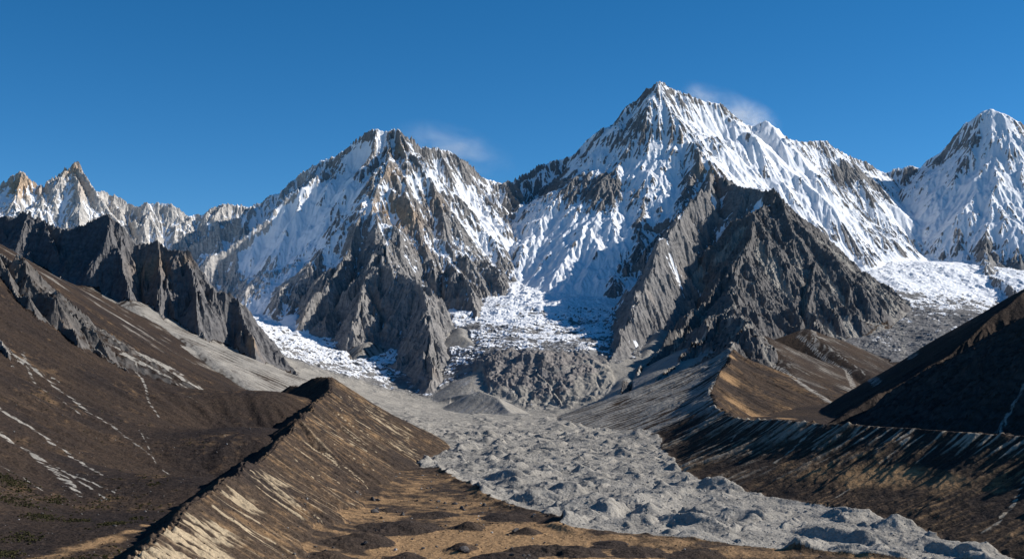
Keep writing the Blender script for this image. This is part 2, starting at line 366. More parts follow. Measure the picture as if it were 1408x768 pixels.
    Ridge(SCR, [(640, 548, 5000), (660, 537, 4900), (678, 545, 4800), (700, 566, 4600)], 0.55, 0.5, 60, jag=1.5, step=50, rmax=250, rnd=4),
    Ridge(SCR, [(500, 470, 5820), (488, 500, 5600)], 0.55, 0.5, 60, step=1e9, rmax=250, rnd=15),
]
# smooth avalanche cones of snow at the feet of the faces
for a, b, c in [((772, 362, 7500), (770, 380, 7220), (765, 396, 6950)), ((722, 372, 7450), (728, 386, 7200), (735, 400, 6900)), ((800, 372, 7350), (805, 390, 7050), (800, 408, 6750)), ((850, 405, 6750), (838, 425, 6450), (822, 446, 6150)),
                ((884, 425, 6350), (868, 450, 6080), (850, 472, 5850)), ((700, 400, 7000), (690, 420, 6700), (676, 436, 6350)), ((640, 428, 6350), (652, 440, 6150), (664, 450, 6000)), ((350, 408, 7000), (360, 425, 6700), (370, 440, 6400)),
                ((380, 408, 6850), (386, 428, 6500), (394, 442, 6300)), ((405, 428, 6400), (412, 444, 6200), (420, 452, 6080))]:
    RIDGES.append(Ridge(SNW, [a, b, c], 0.62, 0.5, 80, step=1e9, rmax=350, rnd=12))
ALL = list(RIDGES)
for R in RIDGES:
    ALL += make_spurs(R)

def eval_ridges(X, Y, H, ID, D, yv, pv):
    for R in ALL:
        for a, b in zip(R.P[:-1], R.P[1:]):
            zt = max(a[2], b[2])
            rad = min(R.rmax, (zt + 240) / R.s1 * 0.9 + 60)
            y0, y1 = min(a[1], b[1]) - rad, max(a[1], b[1]) + rad
            i0, i1 = np.searchsorted(yv, y0), np.searchsorted(yv, y1)
            if i1 <= i0: continue
            yl, yh = max(yv[i0], 1), yv[min(i1, len(yv) - 1)]
            xa, xb = min(a[0], b[0]) - rad, max(a[0], b[0]) + rad
            p0 = min(xa / yl, xa / yh); p1 = max(xb / yl, xb / yh)
            j0, j1 = np.searchsorted(pv, p0), np.searchsorted(pv, p1)
            if j1 <= j0: continue
            sl = (slice(i0, i1), slice(j0, j1))
            x, y = X[sl], Y[sl]
            ex, ey = b[0] - a[0], b[1] - a[1]
            l2 = ex * ex + ey * ey + 1e-6
            t = np.clip(((x - f32(a[0])) * f32(ex) + (y - f32(a[1])) * f32(ey)) / f32(l2), 0, 1)
            dx = x - f32(a[0]) - t * f32(ex); dy = y - f32(a[1]) - t * f32(ey)
            d = np.sqrt(dx * dx + dy * dy + f32(R.rnd * R.rnd)) - f32(R.rnd)
            if R.west != 1.0: d = d * np.where(ex * dy - ey * dx < 0, f32(R.west), f32(1.0))
            z = f32(a[2]) + t * f32(b[2] - a[2]) - (f32(R.s1) * d + f32((R.s0 - R.s1) * R.L) * (1 - np.exp(d * f32(-1 / R.L))))
            h = H[sl]
            m = z > h
            h[m] = z[m]
            ID[sl][m] = R.gid
            D[sl][m] = d[m]

import time
T0 = time.time()
def tick(s):
    print('%6.1fs %s' % (time.time() - T0, s))

# coarse pass
yc, pc = YV[::2], PV[::2]
Xc, Yc = mesh_xy(yc, pc)
Xc = Xc.astype(f32); Yc = Yc.astype(f32)
wa = np.clip(Yc / 7000, 0.06, 1.0) ** 1.3
wx = (perlin(Xc / 420, Yc / 420, 1) * 55 + perlin(Xc / 130, Yc / 130, 2) * 20) * wa
wy = (perlin(Xc / 420, Yc / 420, 3) * 55 + perlin(Xc / 130, Yc / 130, 4) * 20) * wa
Fc = floor_surface(Xc, Yc)
Hc = Fc.copy()
IDc = np.zeros(Hc.shape, np.int8)
Dc = np.zeros(Hc.shape, f32)
tick('floor')
Xw, Yw = Xc + wx, Yc + wy
strips = np.array_split(np.arange(len(yc)), 12)
def _strip(ix):
    s = slice(ix[0], ix[-1] + 1)
    eval_ridges(Xw[s], Yw[s], Hc[s], IDc[s], Dc[s], yc[s], pc)
list(POOL.map(_strip, strips))
tick('ridges')

# how craggy each kind of ground is
ROUGH = np.array([0.0, 1.0, 1.0, 1.0, 1.0, 1.0, 0.75, 0.7, 0.06, 0.06, 0.10, 0.05, 0.10, 0.9], f32)
FLUTE = np.array([0.0, 1.1, 1.0, 0.55, 0.6, 1.15, 1.25, 0.8, 0.06, 0.06, 0.10, 0.04, 0.10, 0.9], f32)   # broad ribs: bold on rock, faint under deep snow
rough = blur(ROUGH[IDc], 3); flute = blur(FLUTE[IDc], 3)
above = sstep(0, 60, Hc - Fc)
rough = rough * (0.35 + 0.65 * above)
Hc = Hc + fbm(Xc, Yc, 200, 4, 20, 0.5, True) * 14 * rough * flute * np.clip(Yc / 6500, 0.3, 1)
sc_far = np.clip(Yc / 7000, 0.3, 1)
gsum = np.zeros(Hc.shape, f32)
for lam, amp, sd in ((330, 24, 31), (170, 15, 32)):
    gx, gy = grad(blur(Hc, int(lam / 12)), yc, pc)
    sl = np.sqrt(gx * gx + gy * gy) + 1e-4
    g = gullies(Xc, Yc, -gy / sl, gx / sl, lam, sd)
    r = 1 - 2 * np.sqrt(np.clip((1 - g) * 0.5, 0, 1))
    Hc = Hc + r * amp * rough * flute * sstep(0.15, 0.7, sl) * sc_far
    gsum += g * 0.5 * rough
tick('coarse gullies')

# fine pass
X, Y = mesh_xy(YV, PV)
X = X.astype(f32); Y = Y.astype(f32)
H = up2(Hc); F = up2(Fc); rough = up2(rough); gsum = up2(gsum); D = up2(Dc)
ID = np.repeat(np.repeat(IDc, 2, 0)[:NY], 2, 1)[:, :NP]
gf = np.zeros(H.shape, f32)
for lam, amp, sd in ((85, 8.5, 33), (44, 4.8, 34), (23, 2.6, 35)):
    gx, gy = grad(blur(H, max(1, int(lam / 10))), YV, PV)
    sl = np.sqrt(gx * gx + gy * gy) + 1e-4
    g = gullies(X, Y, -gy / sl, gx / sl, lam, sd)
    r = 1 - 2 * np.sqrt(np.clip((1 - g) * 0.5, 0, 1))
    am = rough * sstep(0.15, 0.7, sl)
    H = H + (0.6 * r + 0.4 * g) * amp * am
    gf += g * am / 3
tick('fine gullies')
flute = up2(flute)
crag = fbm(X + perlin(X / 40, Y / 40, 63) * 10, Y + H * 0.6, 46, 4, 60, 0.6, True)
H = H + crag * 12.0 * rough * np.clip(flute, 0.45, 1.3) * np.clip(Y / 6500, 0.55, 1)
H = H + (1 - 2 * np.abs(perlin(X / 19, Y / 15, 66))) * 2.6 * rough + perlin(X / 10, Y / 8, 64) * 2.2 * rough
led = (H + X * 0.22 - Y * 0.1 + perlin(X / 160, Y / 160, 65) * 30) / 42.0
led = led - np.floor(led)
H = H + (sstep(0.0, 0.8, led) - led) * 9.0 * rough * np.clip(flute, 0, 1.2) * (0.5 + 0.5 * perlin(X / 90, Y / 90, 67))

# ------------------------------------------------------------------ where things are on the ground
PX = FPX * X / Y + U0

def hit(u, v):
    """First point of the ground seen through a photo pixel."""
    j = int(np.clip(np.searchsorted(PV, (u - U0) / FPX), 0, NP - 1))
    vv = VH - FPX * H[:, j] / YV
    k = np.nonzero(vv <= v)[0]
    i = int(k[0]) if len(k) else NY - 1
    return np.array([X[i, j], Y[i, j], H[i, j]])

def box_idx(lo, hi):
    i0, i1 = np.searchsorted(YV, lo[1]), np.searchsorted(YV, hi[1])
    yl, yh = YV[min(i0, NY - 1)], YV[min(i1, NY - 1)]
    j0 = np.searchsorted(PV, min(lo[0] / yl, lo[0] / yh)); j1 = np.searchsorted(PV, max(hi[0] / yl, hi[0] / yh))
    return (slice(i0, max(i1, i0 + 1)), slice(j0, max(j1, j0 + 1)))

def stroke(M, pts, w0, w1, val=1.0, wob=0.35, soft=0.5):
    """A track down a slope: a band of the given widths (m) along points picked on the ground."""
    P = [hit(*p) for p in pts]
    n = len(P) - 1
    for k in range(n):
        a, b = P[k], P[k + 1]
        wa_, wb_ = w0 + (w1 - w0) * k / n, w0 + (w1 - w0) * (k + 1) / n
        R = max(wa_, wb_) * 2.2
        sl = box_idx(np.minimum(a, b)[:2] - R, np.maximum(a, b)[:2] + R)
        x, y = X[sl], Y[sl]
        if x.size == 0: continue
        e = (b - a)[:2]; l2 = (e * e).sum() + 1e-6
        t = np.clip(((x - a[0]) * e[0] + (y - a[1]) * e[1]) / l2, 0, 1)
        d = np.hypot(x - a[0] - t * e[0], y - a[1] - t * e[1])
        w = wa_ + (wb_ - wa_) * t
        nz = NOI[sl]
        r = d / w * (1 + wob * nz)
        M[sl] = np.maximum(M[sl], val * (1 - sstep(1 - soft, 1 + soft, r)).astype(f32))

def blob(M, u, v, r, val):
    """Add val around the ground point seen at a pixel, fading over r photo pixels."""
    c = hit(u, v); rr = r * c[1] / FPX
    sl = box_idx(c[:2] - 2.2 * rr, c[:2] + 2.2 * rr)
    x, y, z = X[sl], Y[sl], H[sl]
    d2 = ((x - c[0]) ** 2 + (y - c[1]) ** 2 * 0.5 + (z - c[2]) ** 2) / rr ** 2
    M[sl] += (val * np.exp(-d2 * 1.2)).astype(f32)

NOI = fbm(X, Y, 30, 3, 70)
NOI2 = fbm(X, Y, 140, 4, 75)
NOI3 = fbm(X, Y, 9, 2, 79)
flr = ID == FLR
yb_x = np.interp(X + NOI2 * 40, [-400, -150, -80, -4, 86, 202, 318, 520, 800, 1200], [2600, 2420, 2120, 1830, 1560, 1470, 1385, 1270, 1130, 1000]).astype(f32)
ml_x = np.interp(Y, [560, 690, 800, 920, 1050, 1200, 1400, 1650, 2000, 2300, 2620, 3000, 3350, 3700, 4640, 5000, 6000], [-264, -262, -275, -284, -302, -320, -333, -344, -369, -384, -420, -440, -610, -700, -770, -1200, -3000]).astype(f32)
mr_x = np.interp(Y, [1200, 1450, 1600, 1720, 1930, 2280, 2750, 3080, 3450, 4000, 4750, 5200, 5600], [845, 781, 749, 712, 620, 518, 495, 510, 552, 678, 900, 942, 1100]).astype(f32)
west = flr & (X < ml_x)
bowl = flr & (X > mr_x) & (Y < 5450)
flat = flr & ~west & ~bowl & (Y < yb_x)
glac = flr & ~west & ~bowl & ~flat
gl = blur(glac.astype(f32), 2)
icef = np.maximum(sstep(5130, 5330, Y + NOI2 * 300 + NOI * 90 + np.where(X > 700, 500, 0) - np.where(X < 700, np.abs(X - 90) * 0.95 - 260, 0)), 0)     # clean ice high up
icef = np.where(X < -250, sstep(4900, 5450, Y + NOI2 * 250), icef).astype(f32)
scr = blur((ID == SCR).astype(f32), 2)

def cones(x, y, lam, seed, hmax, tan):
    def one(x, y):
        gx = x / lam; gy = y / lam
        ix = np.floor(gx); iy = np.floor(gy); fx = gx - ix; fy = gy - iy
        ix = ix.astype(np.int32) + seed * 37; iy = iy.astype(np.int32) + seed * 91
        o = np.zeros(x.shape, f32)
        for oy in (-1, 0, 1):
            for ox in (-1, 0, 1):
                h = PERM[(PERM[(ix + ox) & 1023] + iy + oy) & 1023]
                dx = fx - (ox + RA[h]); dy = fy - (oy + RB[h])
                th = RC[h] * 6.28
                e1 = dx * np.cos(th) + dy * np.sin(th); e2 = -dx * np.sin(th) + dy * np.cos(th)
                d = np.sqrt((e1 * 0.62) ** 2 + e2 * e2 + 0.002) * lam
                hh = hmax * (0.25 + 0.75 * PERM[h] / 1023.0)
                o = np.maximum(o, (hh - d * tan).astype(f32))
        return o
    return par(one, x, y)

# hummocks of rubble on the glacier, seracs where the ice is clean, dirty crevassed ice
wxx = X + perlin(X / 45, Y / 45, 90) * 14 + perlin(X / 18, Y / 18, 94) * 4; wyy = Y + perlin(X / 45, Y / 45, 91) * 14 + perlin(X / 18, Y / 18, 95) * 4
near = 1 - sstep(3000, 5100, Y)
hum = cones(wxx, wyy, 84, 1, 19, 0.58) * (0.55 + 0.9 * np.clip(NOI2 + 0.35, 0, 1)) + cones(wxx, wyy, 38, 2, 8, 0.6) + cones(wxx, wyy, 17, 3, 2.6, 0.6) + np.abs(perlin(X / 7, Y / 7, 99)) * 0.9
hum += fbm(X, Y, 150, 3, 92) * 8 + cones(wxx + NOI2 * 30, wyy, 125, 5, 22, 0.42) * (1 - sstep(1900, 2700, Y))
H += blur(gl, 6) * (1 - icef) * hum * (0.30 + 0.70 * near)
ser = (1 - np.abs(perlin(wxx / 70, wyy / 34, 96))) * 13 + (1 - np.abs(perlin(wxx / 31, wyy / 17, 97))) * 9 + (1 - np.abs(perlin(wxx / 15, wyy / 10, 93))) * 5 + perlin(X / 8, Y / 8, 98) * 2.0 - 8
ser = ser * (0.55 + 1.1 * np.clip(NOI2 + 0.35, 0, 1)) + fbm(X, Y, 260, 3, 89) * 22 + 6
gx, gy = grad(blur(H, 3), YV, PV)
SL = np.sqrt(gx * gx + gy * gy)
steep = sstep(0.08, 0.30, SL)
ser = np.where(X > 900, ser * 0.8 + 2, ser)
H += gl * icef * (ser - 10) * (0.45 + 0.75 * steep) * 0.95
# the rock step under the ice fall
step_rock = gl * sstep(0.30, 0.42, SL) * (X < 420) * (X > -160) * sstep(4600, 4750, Y) * (1 - sstep(5280, 5420, Y))
g1 = gullies(X, Y, -gy / (SL + 1e-4), gx / (SL + 1e-4), 70, 41)
H += blur(step_rock, 2) * (g1 * 4 + fbm(X + NOI2 * 50, Y * 0.7, 130, 5, 43, 0.55, True) * 26 - 6)

# plain slopes: runnels, heath tussocks
hill = blur((west | bowl).astype(f32), 2) + blur((ID == RH).astype(f32), 2)
mor = blur((ID == ML).astype(f32), 2); morr = blur((ID == MR).astype(f32), 2)
gx, gy = grad(blur(H, 4), YV, PV)
SL = np.sqrt(gx * gx + gy * gy) + 1e-4
sx_, sy_ = -gy / SL, gx / SL
ga = gullies(X, Y, sx_, sy_, 75, 51, 3.0); gb = gullies(X, Y, sx_, sy_, 30, 52, 3.0); gc = gullies(X, Y, sx_, sy_, 13, 53, 3.0)
sg = sstep(0.1, 0.5, SL)
H += hill * (Y < 3400) * sg * (ga * 2.4 + gb * 0.9) + scr * sg * (NOI2 * 2 + gb * 0.35)
H += mor * sg * (gb * (1.2 + 1.6 * np.clip(NOI2 + .3, 0, 1)) + gc * 0.8 + (1 - np.abs(fbm(X, Y, 40, 3, 55))) * 2.0)
H += morr * sg * ((1 - 2 * np.sqrt(np.clip((1 - ga) * .5, 0, 1))) * (1.6 + 3.2 * np.clip(NOI2 + 0.3, 0, 1)) + gb * (0.8 + 2.2 * np.clip(NOI2 + 0.2, 0, 1)) + gc * 0.7 + NOI2 * 7 + NOI * 1.5)
tuft = fbm(X, Y, 14, 3, 57, 0.6)
H += (hill + flat + mor * 0.5 + morr * 0.6) * (tuft * 1.5) * np.clip(1.4 - Y / 6000, 0.2, 1)
# brown flat in front of the glacier: a low terminal rim and dark heath mounds on dry grass
rim = np.exp(-((Y - yb_x) / 60.0) ** 2) * (~west) * (X < 900) * (Y < 3000)
H += blur((flr & ~west).astype(f32), 2) * rim * (5 + 6 * NOI2)
mound = np.zeros(H.shape, f32)
H0 = H.copy()
for u, v, w, hgt in [(505, 746, 46, 13), (558, 728, 62, 13), (643, 726, 34, 10), (634, 757, 40, 10), (724, 734, 26, 9), (735, 758, 44, 8), (795, 760, 40, 9), (455, 768, 40, 10), (690, 768, 60, 7),
                     (600, 708, 40, 6), (690, 712, 44, 6), (880, 760, 44, 6), (560, 768, 40, 8), (960, 764, 50, 5), (840, 748, 30, 4), (760, 716, 26, 6), (535, 702, 24, 4)]:
    c = hit(u, v); rr = w * c[1] / FPX
    sl = box_idx(c[:2] - 2.5 * rr, c[:2] + 2.5 * rr)
    d = np.sqrt(((X[sl] - c[0]) ** 2 + (Y[sl] - c[1]) ** 2 * 0.8)) / rr * (1 + 0.75 * NOI2[sl] + 0.30 * NOI[sl] + 0.08 * NOI3[sl])
    k = np.clip(1 - d, 0, 1)
    mound[sl] = np.maximum(mound[sl], k)
    H[sl] += (k * k * (3 - 2 * k) * 0.6 + 0.4 * k).astype(f32) * hgt * 0.95 * ~west[sl]
tick('ground detail')

# ------------------------------------------------------------------ what covers the ground (all in the place's own coordinates)
gx, gy = grad(H, YV, PV)
SL = np.sqrt(gx * gx + gy * gy)
gxb, gyb = grad(blur(H, 6), YV, PV)
SLB = np.sqrt(gxb * gxb + gyb * gyb)
CV = np.clip((blur(H, 8) - H) / (0.004 * Y), -1, 1)            # hollows positive
mtn = np.isin(ID, (FR, PL, PM, PR, PD, RL, NL, STP))
bias = np.zeros(H.shape, f32)
for b in [ # rock bands and snow fields of the peaks
    (800, 262, 42, -0.55), (845, 265, 28, -0.5), (770, 250, 26, -0.3), (700, 255, 20, -0.2), (960, 330, 60, -0.30), (1000, 290, 30, -0.3), (890, 420, 60, -0.35), (930, 260, 25, -0.1), (870, 370, 40, -0.2),
    (1050, 185, 30, 0.5), (1065, 212, 46, 0.35), (1125, 262, 40, 0.25), (985, 185, 30, 0.2), (1090, 290, 40, 0.2), (1090, 225, 40, 0.5), (1010, 230, 40, 0.35), (1140, 280, 40, 0.4), (1080, 260, 30, 0.3), (980, 170, 30, 0.25), (1160, 235, 20, -0.5), (1190, 245, 22, -0.5),
    (1325, 195, 22, -0.2), (1295, 215, 22, -0.3), (1362, 160, 22, 0.35), (1345, 175, 18, 0.15), (1250, 240, 16, -0.3), (1290, 290, 50, 0.3), (1350, 260, 40, 0.25), (1240, 300, 40, 0.25), (1390, 370, 40, -0.6), (1340, 340, 30, -0.2),
    (480, 215, 22, 0.5), (400, 300, 40, 0.5), (370, 340, 40, 0.6), (350, 370, 30, 0.5), (420, 330, 40, 0.2), (1000, 262, 24, -0.5), (985, 240, 20, -0.45), (1018, 262, 20, -0.6), (960, 228, 18, -0.35), (1030, 272, 20, -0.5), (415, 260, 24, 0.5), (450, 350, 40, 0.35), (380, 390, 30, 0.35), (470, 260, 30, 0.35), (350, 300, 30, 0.3), (520, 195, 16, 0.4), (500, 210, 20, 0.3), (935, 330, 40, -0.5), (905, 390, 40, -0.55), (965, 280, 40, -0.45), (980, 370, 50, -0.4), (940, 250, 24, -0.35), (880, 450, 40, -0.7), (1000, 250, 24, -0.4), (930, 420, 50, -0.6), (740, 265, 24, -0.35), (830, 240, 22, -0.3), (870, 170, 16, -0.35), (850, 190, 18, -0.35), (1100, 260, 24, -0.25), (1120, 240, 16, -0.2), (1150, 250, 22, -0.3), (1000, 175, 18, -0.25), (955, 200, 16, -0.2), (1040, 230, 20, -0.2), (770, 310, 40, 0.2), (740, 280, 24, 0.1), (450, 290, 40, 0.25), (430, 340, 40, 0.2), (560, 300, 26, -0.45), (590, 280, 22, -0.4), (610, 310, 24, -0.4), (545, 210, 12, -0.25), (640, 270, 24, 0.3), (620, 230, 20, -0.15),
    (580, 250, 22, 0.35), (610, 345, 26, 0.3), (655, 330, 24, 0.25), (690, 320, 30, 0.2), (500, 330, 34, -0.35), (440, 400, 36, -0.3), (390, 290, 26, 0.15), (500, 285, 22, 0.0),
    (720, 330, 40, 0.25), (790, 340, 50, 0.3), (850, 330, 40, 0.2), (760, 380, 40, 0.5), (880, 230, 30, 0.3), (820, 215, 20, 0.2), (985, 160, 20, 0.2),
    (850, 440, 30, 0.8), (870, 465, 22, 0.6), (690, 440, 18, 0.8), (650, 440, 14, 0.5), (375, 430, 30, 0.6), (350, 420, 26, 0.8), (800, 390, 40, 0.6)]:
    blob(bias, *b)
ZL = np.array([9999, 480, 590, 330, 560, 960, 9999, 9999, 9999, 9999, 9999, 9999, 9999, 9999], f32)[ID]
ZS = np.array([1, 500, 420, 500, 500, 320, 1, 1, 1, 1, 1, 1, 1, 1], f32)[ID]
BASE = np.array([0, 0.37, 0.56, 0.54, 0.60, 0.36, 0, 0, 0, 0, 0, 0, 0, 0], f32)[ID]
alt = np.clip((H - ZL) / ZS + NOI2 * 0.5, -1.2, 0.6)
snow = BASE + alt * 0.5 + 0.30 * (0.95 - SLB) + 0.20 * (1.0 - SL) - 0.42 * gf - 0.20 * gsum + 0.36 * CV + 0.30 * NOI2 + 0.22 * NOI - 0.18 * crag * flute + bias * 1.15 - 0.28 * gsum * ((ID == PD) | (X > 500) & (Y < 7600) & (ID == PM))
snow = np.where(np.isin(ID, (FR, PL, PM, PR, PD)), snow, 0)
snow = np.where(ID == STP, 0.30 + 0.5 * CV - 0.5 * SLB + 0.3 * NOI2 + sstep(-20, 60, H) * 0.35, snow)
snow = np.maximum(snow, 1.2 * (ID == SNW) + 0.35 * NOI2 * (ID == SNW))
basin = gl * sstep(5900, 6700, Y + NOI2 * 350) * (X < 700)
basin = np.maximum(basin, gl * sstep(6700, 7100, Y) * (X >= 700))
ice = gl * icef * (1 - step_rock)
snow = np.maximum(snow, ice * (0.62 + 0.5 * basin - 0.45 * sstep(0.75, 1.3, SL) + 0.30 * NOI + 0.60 * NOI2 - 0.35 * CV + bias * 0.5 + np.where(X < -250, 0.13, 0) - 0.15 * (1 - sstep(5250, 6000, Y)) - np.where(X > 900, 0.10 + 0.25 * sstep(6700, 6000, Y), 0)))
snow = np.maximum(snow, np.where(scr > 0.5, bias - 0.2, 0))

deep = sstep(0.55, 0.95, blur(snow, 3)) * mtn
Hs = blur(H, 5)
H = H + (Hs - H) * deep * 0.65
flu = gullies(X, Y, sx_, sy_, 34, 71, 4.0)
flv = gullies(X, Y, sx_, sy_, 17, 72, 4.0)
H = H + deep * sstep(0.4, 0.8, SLB) * (flu * 2.0 + flv * 0.9)
debris = gl * (1 - icef)
debris = np.maximum(debris, scr * (np.where(X > 900, 0.22, np.where((X < -600) & (PX < 140), 0.3, 0.66)) + 0.16 * gb + 0.5 * NOI2))
debris = np.maximum(debris, np.where(mtn & (ID != FR), 0.85 * sstep(0.72, 0.5, SLB + 0.1 * NOI) * (H < 420), 0))
debris = np.maximum(debris, np.where((ID == PD) & (H < 760), np.clip(0.25 - 1.1 * gsum + 0.6 * NOI2 - 0.5 * (SLB - 0.9) - 0.3 * gf, 0, 0.9), 0))
fan = west & (Y > 3420)
debris = np.where(fan, np.maximum(debris, 0.18 + 0.9 * NOI2), debris).astype(f32)
# pale scars and tracks
track = np.zeros(H.shape, f32)
for pts, w0, w1, val in [
    ([(0, 475), (45, 505), (95, 545), (160, 590)], 10, 5, 0.95), ([(95, 545), (160, 590), (205, 625)], 7, 4, 0.6), ([(30, 480), (45, 525), (110, 570)], 6, 3, 0.6),
    ([(0, 563), (40, 587), (90, 620), (140, 652)], 8, 4, 0.9), ([(0, 595), (35, 618), (70, 643), (95, 665)], 8, 11, 1.0), ([(75, 640), (100, 655), (125, 672), (148, 687)], 3.5, 2.5, 1.0),
    ([(95, 650), (130, 665), (165, 680)], 3.0, 2, 0.8), ([(85, 655), (98, 668), (112, 682)], 9, 5, 0.95), ([(0, 640), (30, 655), (60, 675)], 2.5, 1.5, 0.8), ([(190, 590), (215, 640), (232, 652)], 2, 2, 0.6),
    ([(190, 500), (240, 535), (300, 580)], 3, 3, 0.35), ([(150, 560), (200, 600), (260, 640)], 3, 3, 0.3), ([(230, 545), (290, 590), (320, 610)], 3, 3, 0.3),
    ([(185, 495), (205, 555), (218, 573)], 5, 3, 0.8),
    ([(1035, 450), (1050, 480), (1075, 508), (1105, 530), (1140, 552)], 14, 24, 1.0), ([(1098, 462), (1130, 490), (1165, 510), (1205, 528)], 16, 20, 0.9), ([(1140, 478), (1170, 500), (1190, 515)], 10, 10, 0.6),
    ([(1100, 360), (1103, 400), (1112, 440), (1120, 470)], 18, 22, 0.75), ([(1225, 425), (1240, 460), (1255, 490)], 22, 26, 0.7),
    ([(1408, 528), (1385, 572), (1372, 596)], 8, 10, 0.8), ([(1350, 560), (1375, 530), (1395, 490)], 5, 5, 0.4),
    ([(935, 460), (905, 500), (870, 545)], 24, 30, 0.8), ([(985, 490), (930, 540), (870, 590)], 20, 26, 0.75), ([(900, 470), (880, 495), (850, 525)], 18, 26, 0.7),
    # scars on the right moraine wall
    ([(1255, 590), (1225, 628), (1190, 655), (1150, 682)], 9, 7, 0.85), ([(1180, 590), (1150, 620), (1120, 640)], 6, 5, 0.7), ([(1120, 585), (1095, 612), (1060, 640)], 8, 5, 0.75), ([(1075, 582), (1050, 610), (1010, 640)], 6, 4, 0.55),
    ([(1408, 655), (1395, 690), (1370, 720), (1350, 735)], 4, 5, 0.9), ([(1300, 595), (1275, 625), (1240, 650)], 6, 4, 0.5), ([(1145, 588), (1118, 618), (1085, 650)], 6, 5, 0.65), ([(1030, 580), (1005, 605), (965, 640)], 6, 5, 0.5)]:
    stroke(track, pts, w0 * 0.8, w1 * 0.7, val, 0.6, 0.6)
debris = np.maximum(debris, np.clip(track * (0.62 + 0.5 * gc + 0.9 * NOI + 0.5 * NOI3), 0, 0.9))
# the left moraine: pale eroded scars under the crest, with tongues of grit running down
tong = 0.5 * gb + 0.5 * gc
mdist = sstep(0, 1, np.clip(D / 90.0, 0, 1))
scar = np.zeros(H.shape, f32)
for u, v, r, val in [(245, 735, 40, 2.3), (200, 765, 40, 2.6), (290, 728, 44, 1.9), (330, 690, 38, 1.5), (370, 660, 34, 1.5), (300, 768, 46, 1.5), (255, 768, 40, 2.0), (395, 665, 30, 0.7), (345, 740, 30, 0.4), (430, 615, 26, 0.75), (455, 640, 30, 0.5), (480, 590, 26, 0.25),
                     (400, 690, 26, 0.5), (520, 610, 40, 0.6), (560, 620, 40, 0.75), (590, 640, 30, 0.8), (545, 590, 40, 0.8), (510, 560, 36, 0.45), (580, 660, 20, 0.4), (300, 768, 30, 0.6), (480, 650, 18, 0.5)]:
    blob(scar, u, v, r, val)
rr_ = np.random.default_rng(5)
tongue = np.zeros(H.shape, f32)
for cu, cv in [(455, 519), (450, 530), (440, 547), (420, 574), (390, 600), (350, 640), (300, 675), (250, 705), (215, 735)]:
    for q in range(5):
        u = cu + rr_.uniform(-8, 42); v = cv + rr_.uniform(6, 40) + (u - cu) * 0.5; k = rr_.uniform(25, 95); w = rr_.uniform(0.8, 3.0) * (cv / 700)
        stroke(tongue, [(u, v), (u + k * 0.5, v + k * 0.36), (u + k, v + k * 0.66)], w, w * 0.5, rr_.uniform(0.5, 1.0), 0.5, 0.6)
tongue *= mor * (X > ml_x)
scar = np.clip(scar * (0.70 + 0.6 * NOI2 + 0.5 * NOI), 0, 1.3) * mor * (X > ml_x + 3)
H -= np.clip(scar, 0, 1) * (np.abs(fbm(X, Y, 20, 3, 101)) * 6.0 + np.abs(gc) * 0.8)
debris = np.maximum(debris, np.clip(scar * (0.75 + 0.65 * tong + 0.4 * NOI), 0, 1))
debris = np.maximum(debris, tongue * (0.9 + 0.5 * gc))
debris = np.maximum(debris, mor * (X > ml_x) * 0.5 * sstep(0.5, 0.95, tong + 0.5 * NOI2))
debris = np.maximum(debris, morr * (0.30 + 0.32 * (0.4 * ga + 0.6 * gb) + 0.75 * NOI2) * (X < mr_x) * sstep(1750, 2100, Y + NOI2 * 200) * 0.8)
debris = np.maximum(debris, morr * (X < mr_x) * sstep(2900, 3500, Y + NOI2 * 300) * np.clip(0.62 + 0.35 * gb + 0.5 * NOI2, 0, 1))
debris = np.where((ID == NL) & (X > 0), np.minimum(debris, np.clip(track, 0, 1) * 0.8), debris)
debris = np.maximum(debris, morr * (X < mr_x) * (Y < 3200) * sstep(75, 12, D + 25 * NOI2) * np.clip(0.26 + 0.45 * gb + 0.25 * gc + 0.75 * NOI2, 0, 1))
debris = np.clip(debris, 0, 1)

heath = np.zeros(H.shape, f32); tan = np.zeros(H.shape, f32)
smooth = (west | bowl | flat | np.isin(ID, (RH, ML, MR))) | ((ID == PD) & (H < 260)) | ((scr > 0.3) & ((X > 900) | (X < -600)))
heath[smooth] = 1.0
heath = np.where((ID == PD), sstep(420, 120, H + NOI2 * 150) * sstep(1.0, 0.65, SLB), heath)
heath = np.where((ID == NL), np.clip(np.where(X > 0, 1.15, 1.35) - SL * 0.8 + NOI * 0.5, 0, 1), heath)
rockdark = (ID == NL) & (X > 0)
valley = west * sstep(0.16, 0.05, SLB) * (Y < 2600)
tan = np.where(west, 0.13 + 0.40 * NOI2 + 0.25 * NOI, 0)
vt = np.zeros(H.shape, f32)
for u, v, r in [(110, 752, 34), (150, 742, 28), (180, 730, 18), (70, 765, 34), (200, 722, 12)]:
    blob(vt, u, v, r, 0.9)
tan = np.where(west, np.maximum(tan, np.clip(vt * (0.9 + 0.6 * NOI), 0, 1)), tan)
ft = np.zeros(H.shape, f32)
for u, v, r in [(640, 745, 60), (720, 750, 60), (700, 735, 50), (590, 760, 60), (770, 745, 40), (800, 768, 40), (540, 752, 36), (760, 730, 26), (900, 768, 40), (480, 768, 30), (680, 765, 60), (560, 745, 40)]:
    blob(ft, u, v, r, 1.0)
tan = np.where(flat, np.clip(0.42 + 0.95 * np.clip(ft, 0, 1) - mound * 4.2 + NOI2 * 0.7 + NOI * 0.55, 0, 1), tan)
tan = np.where(ID == ML, 0.25 + 0.35 * NOI2 + 0.35 * NOI + 0.10 * gc, tan)
tan = np.where((ID == ML) & (X < ml_x), 0.12, tan)
tan = np.where((ID == MR), np.clip(0.15 + 0.5 * NOI2 + 0.2 * gc, 0, 1), tan)
bench = np.zeros(H.shape, f32)
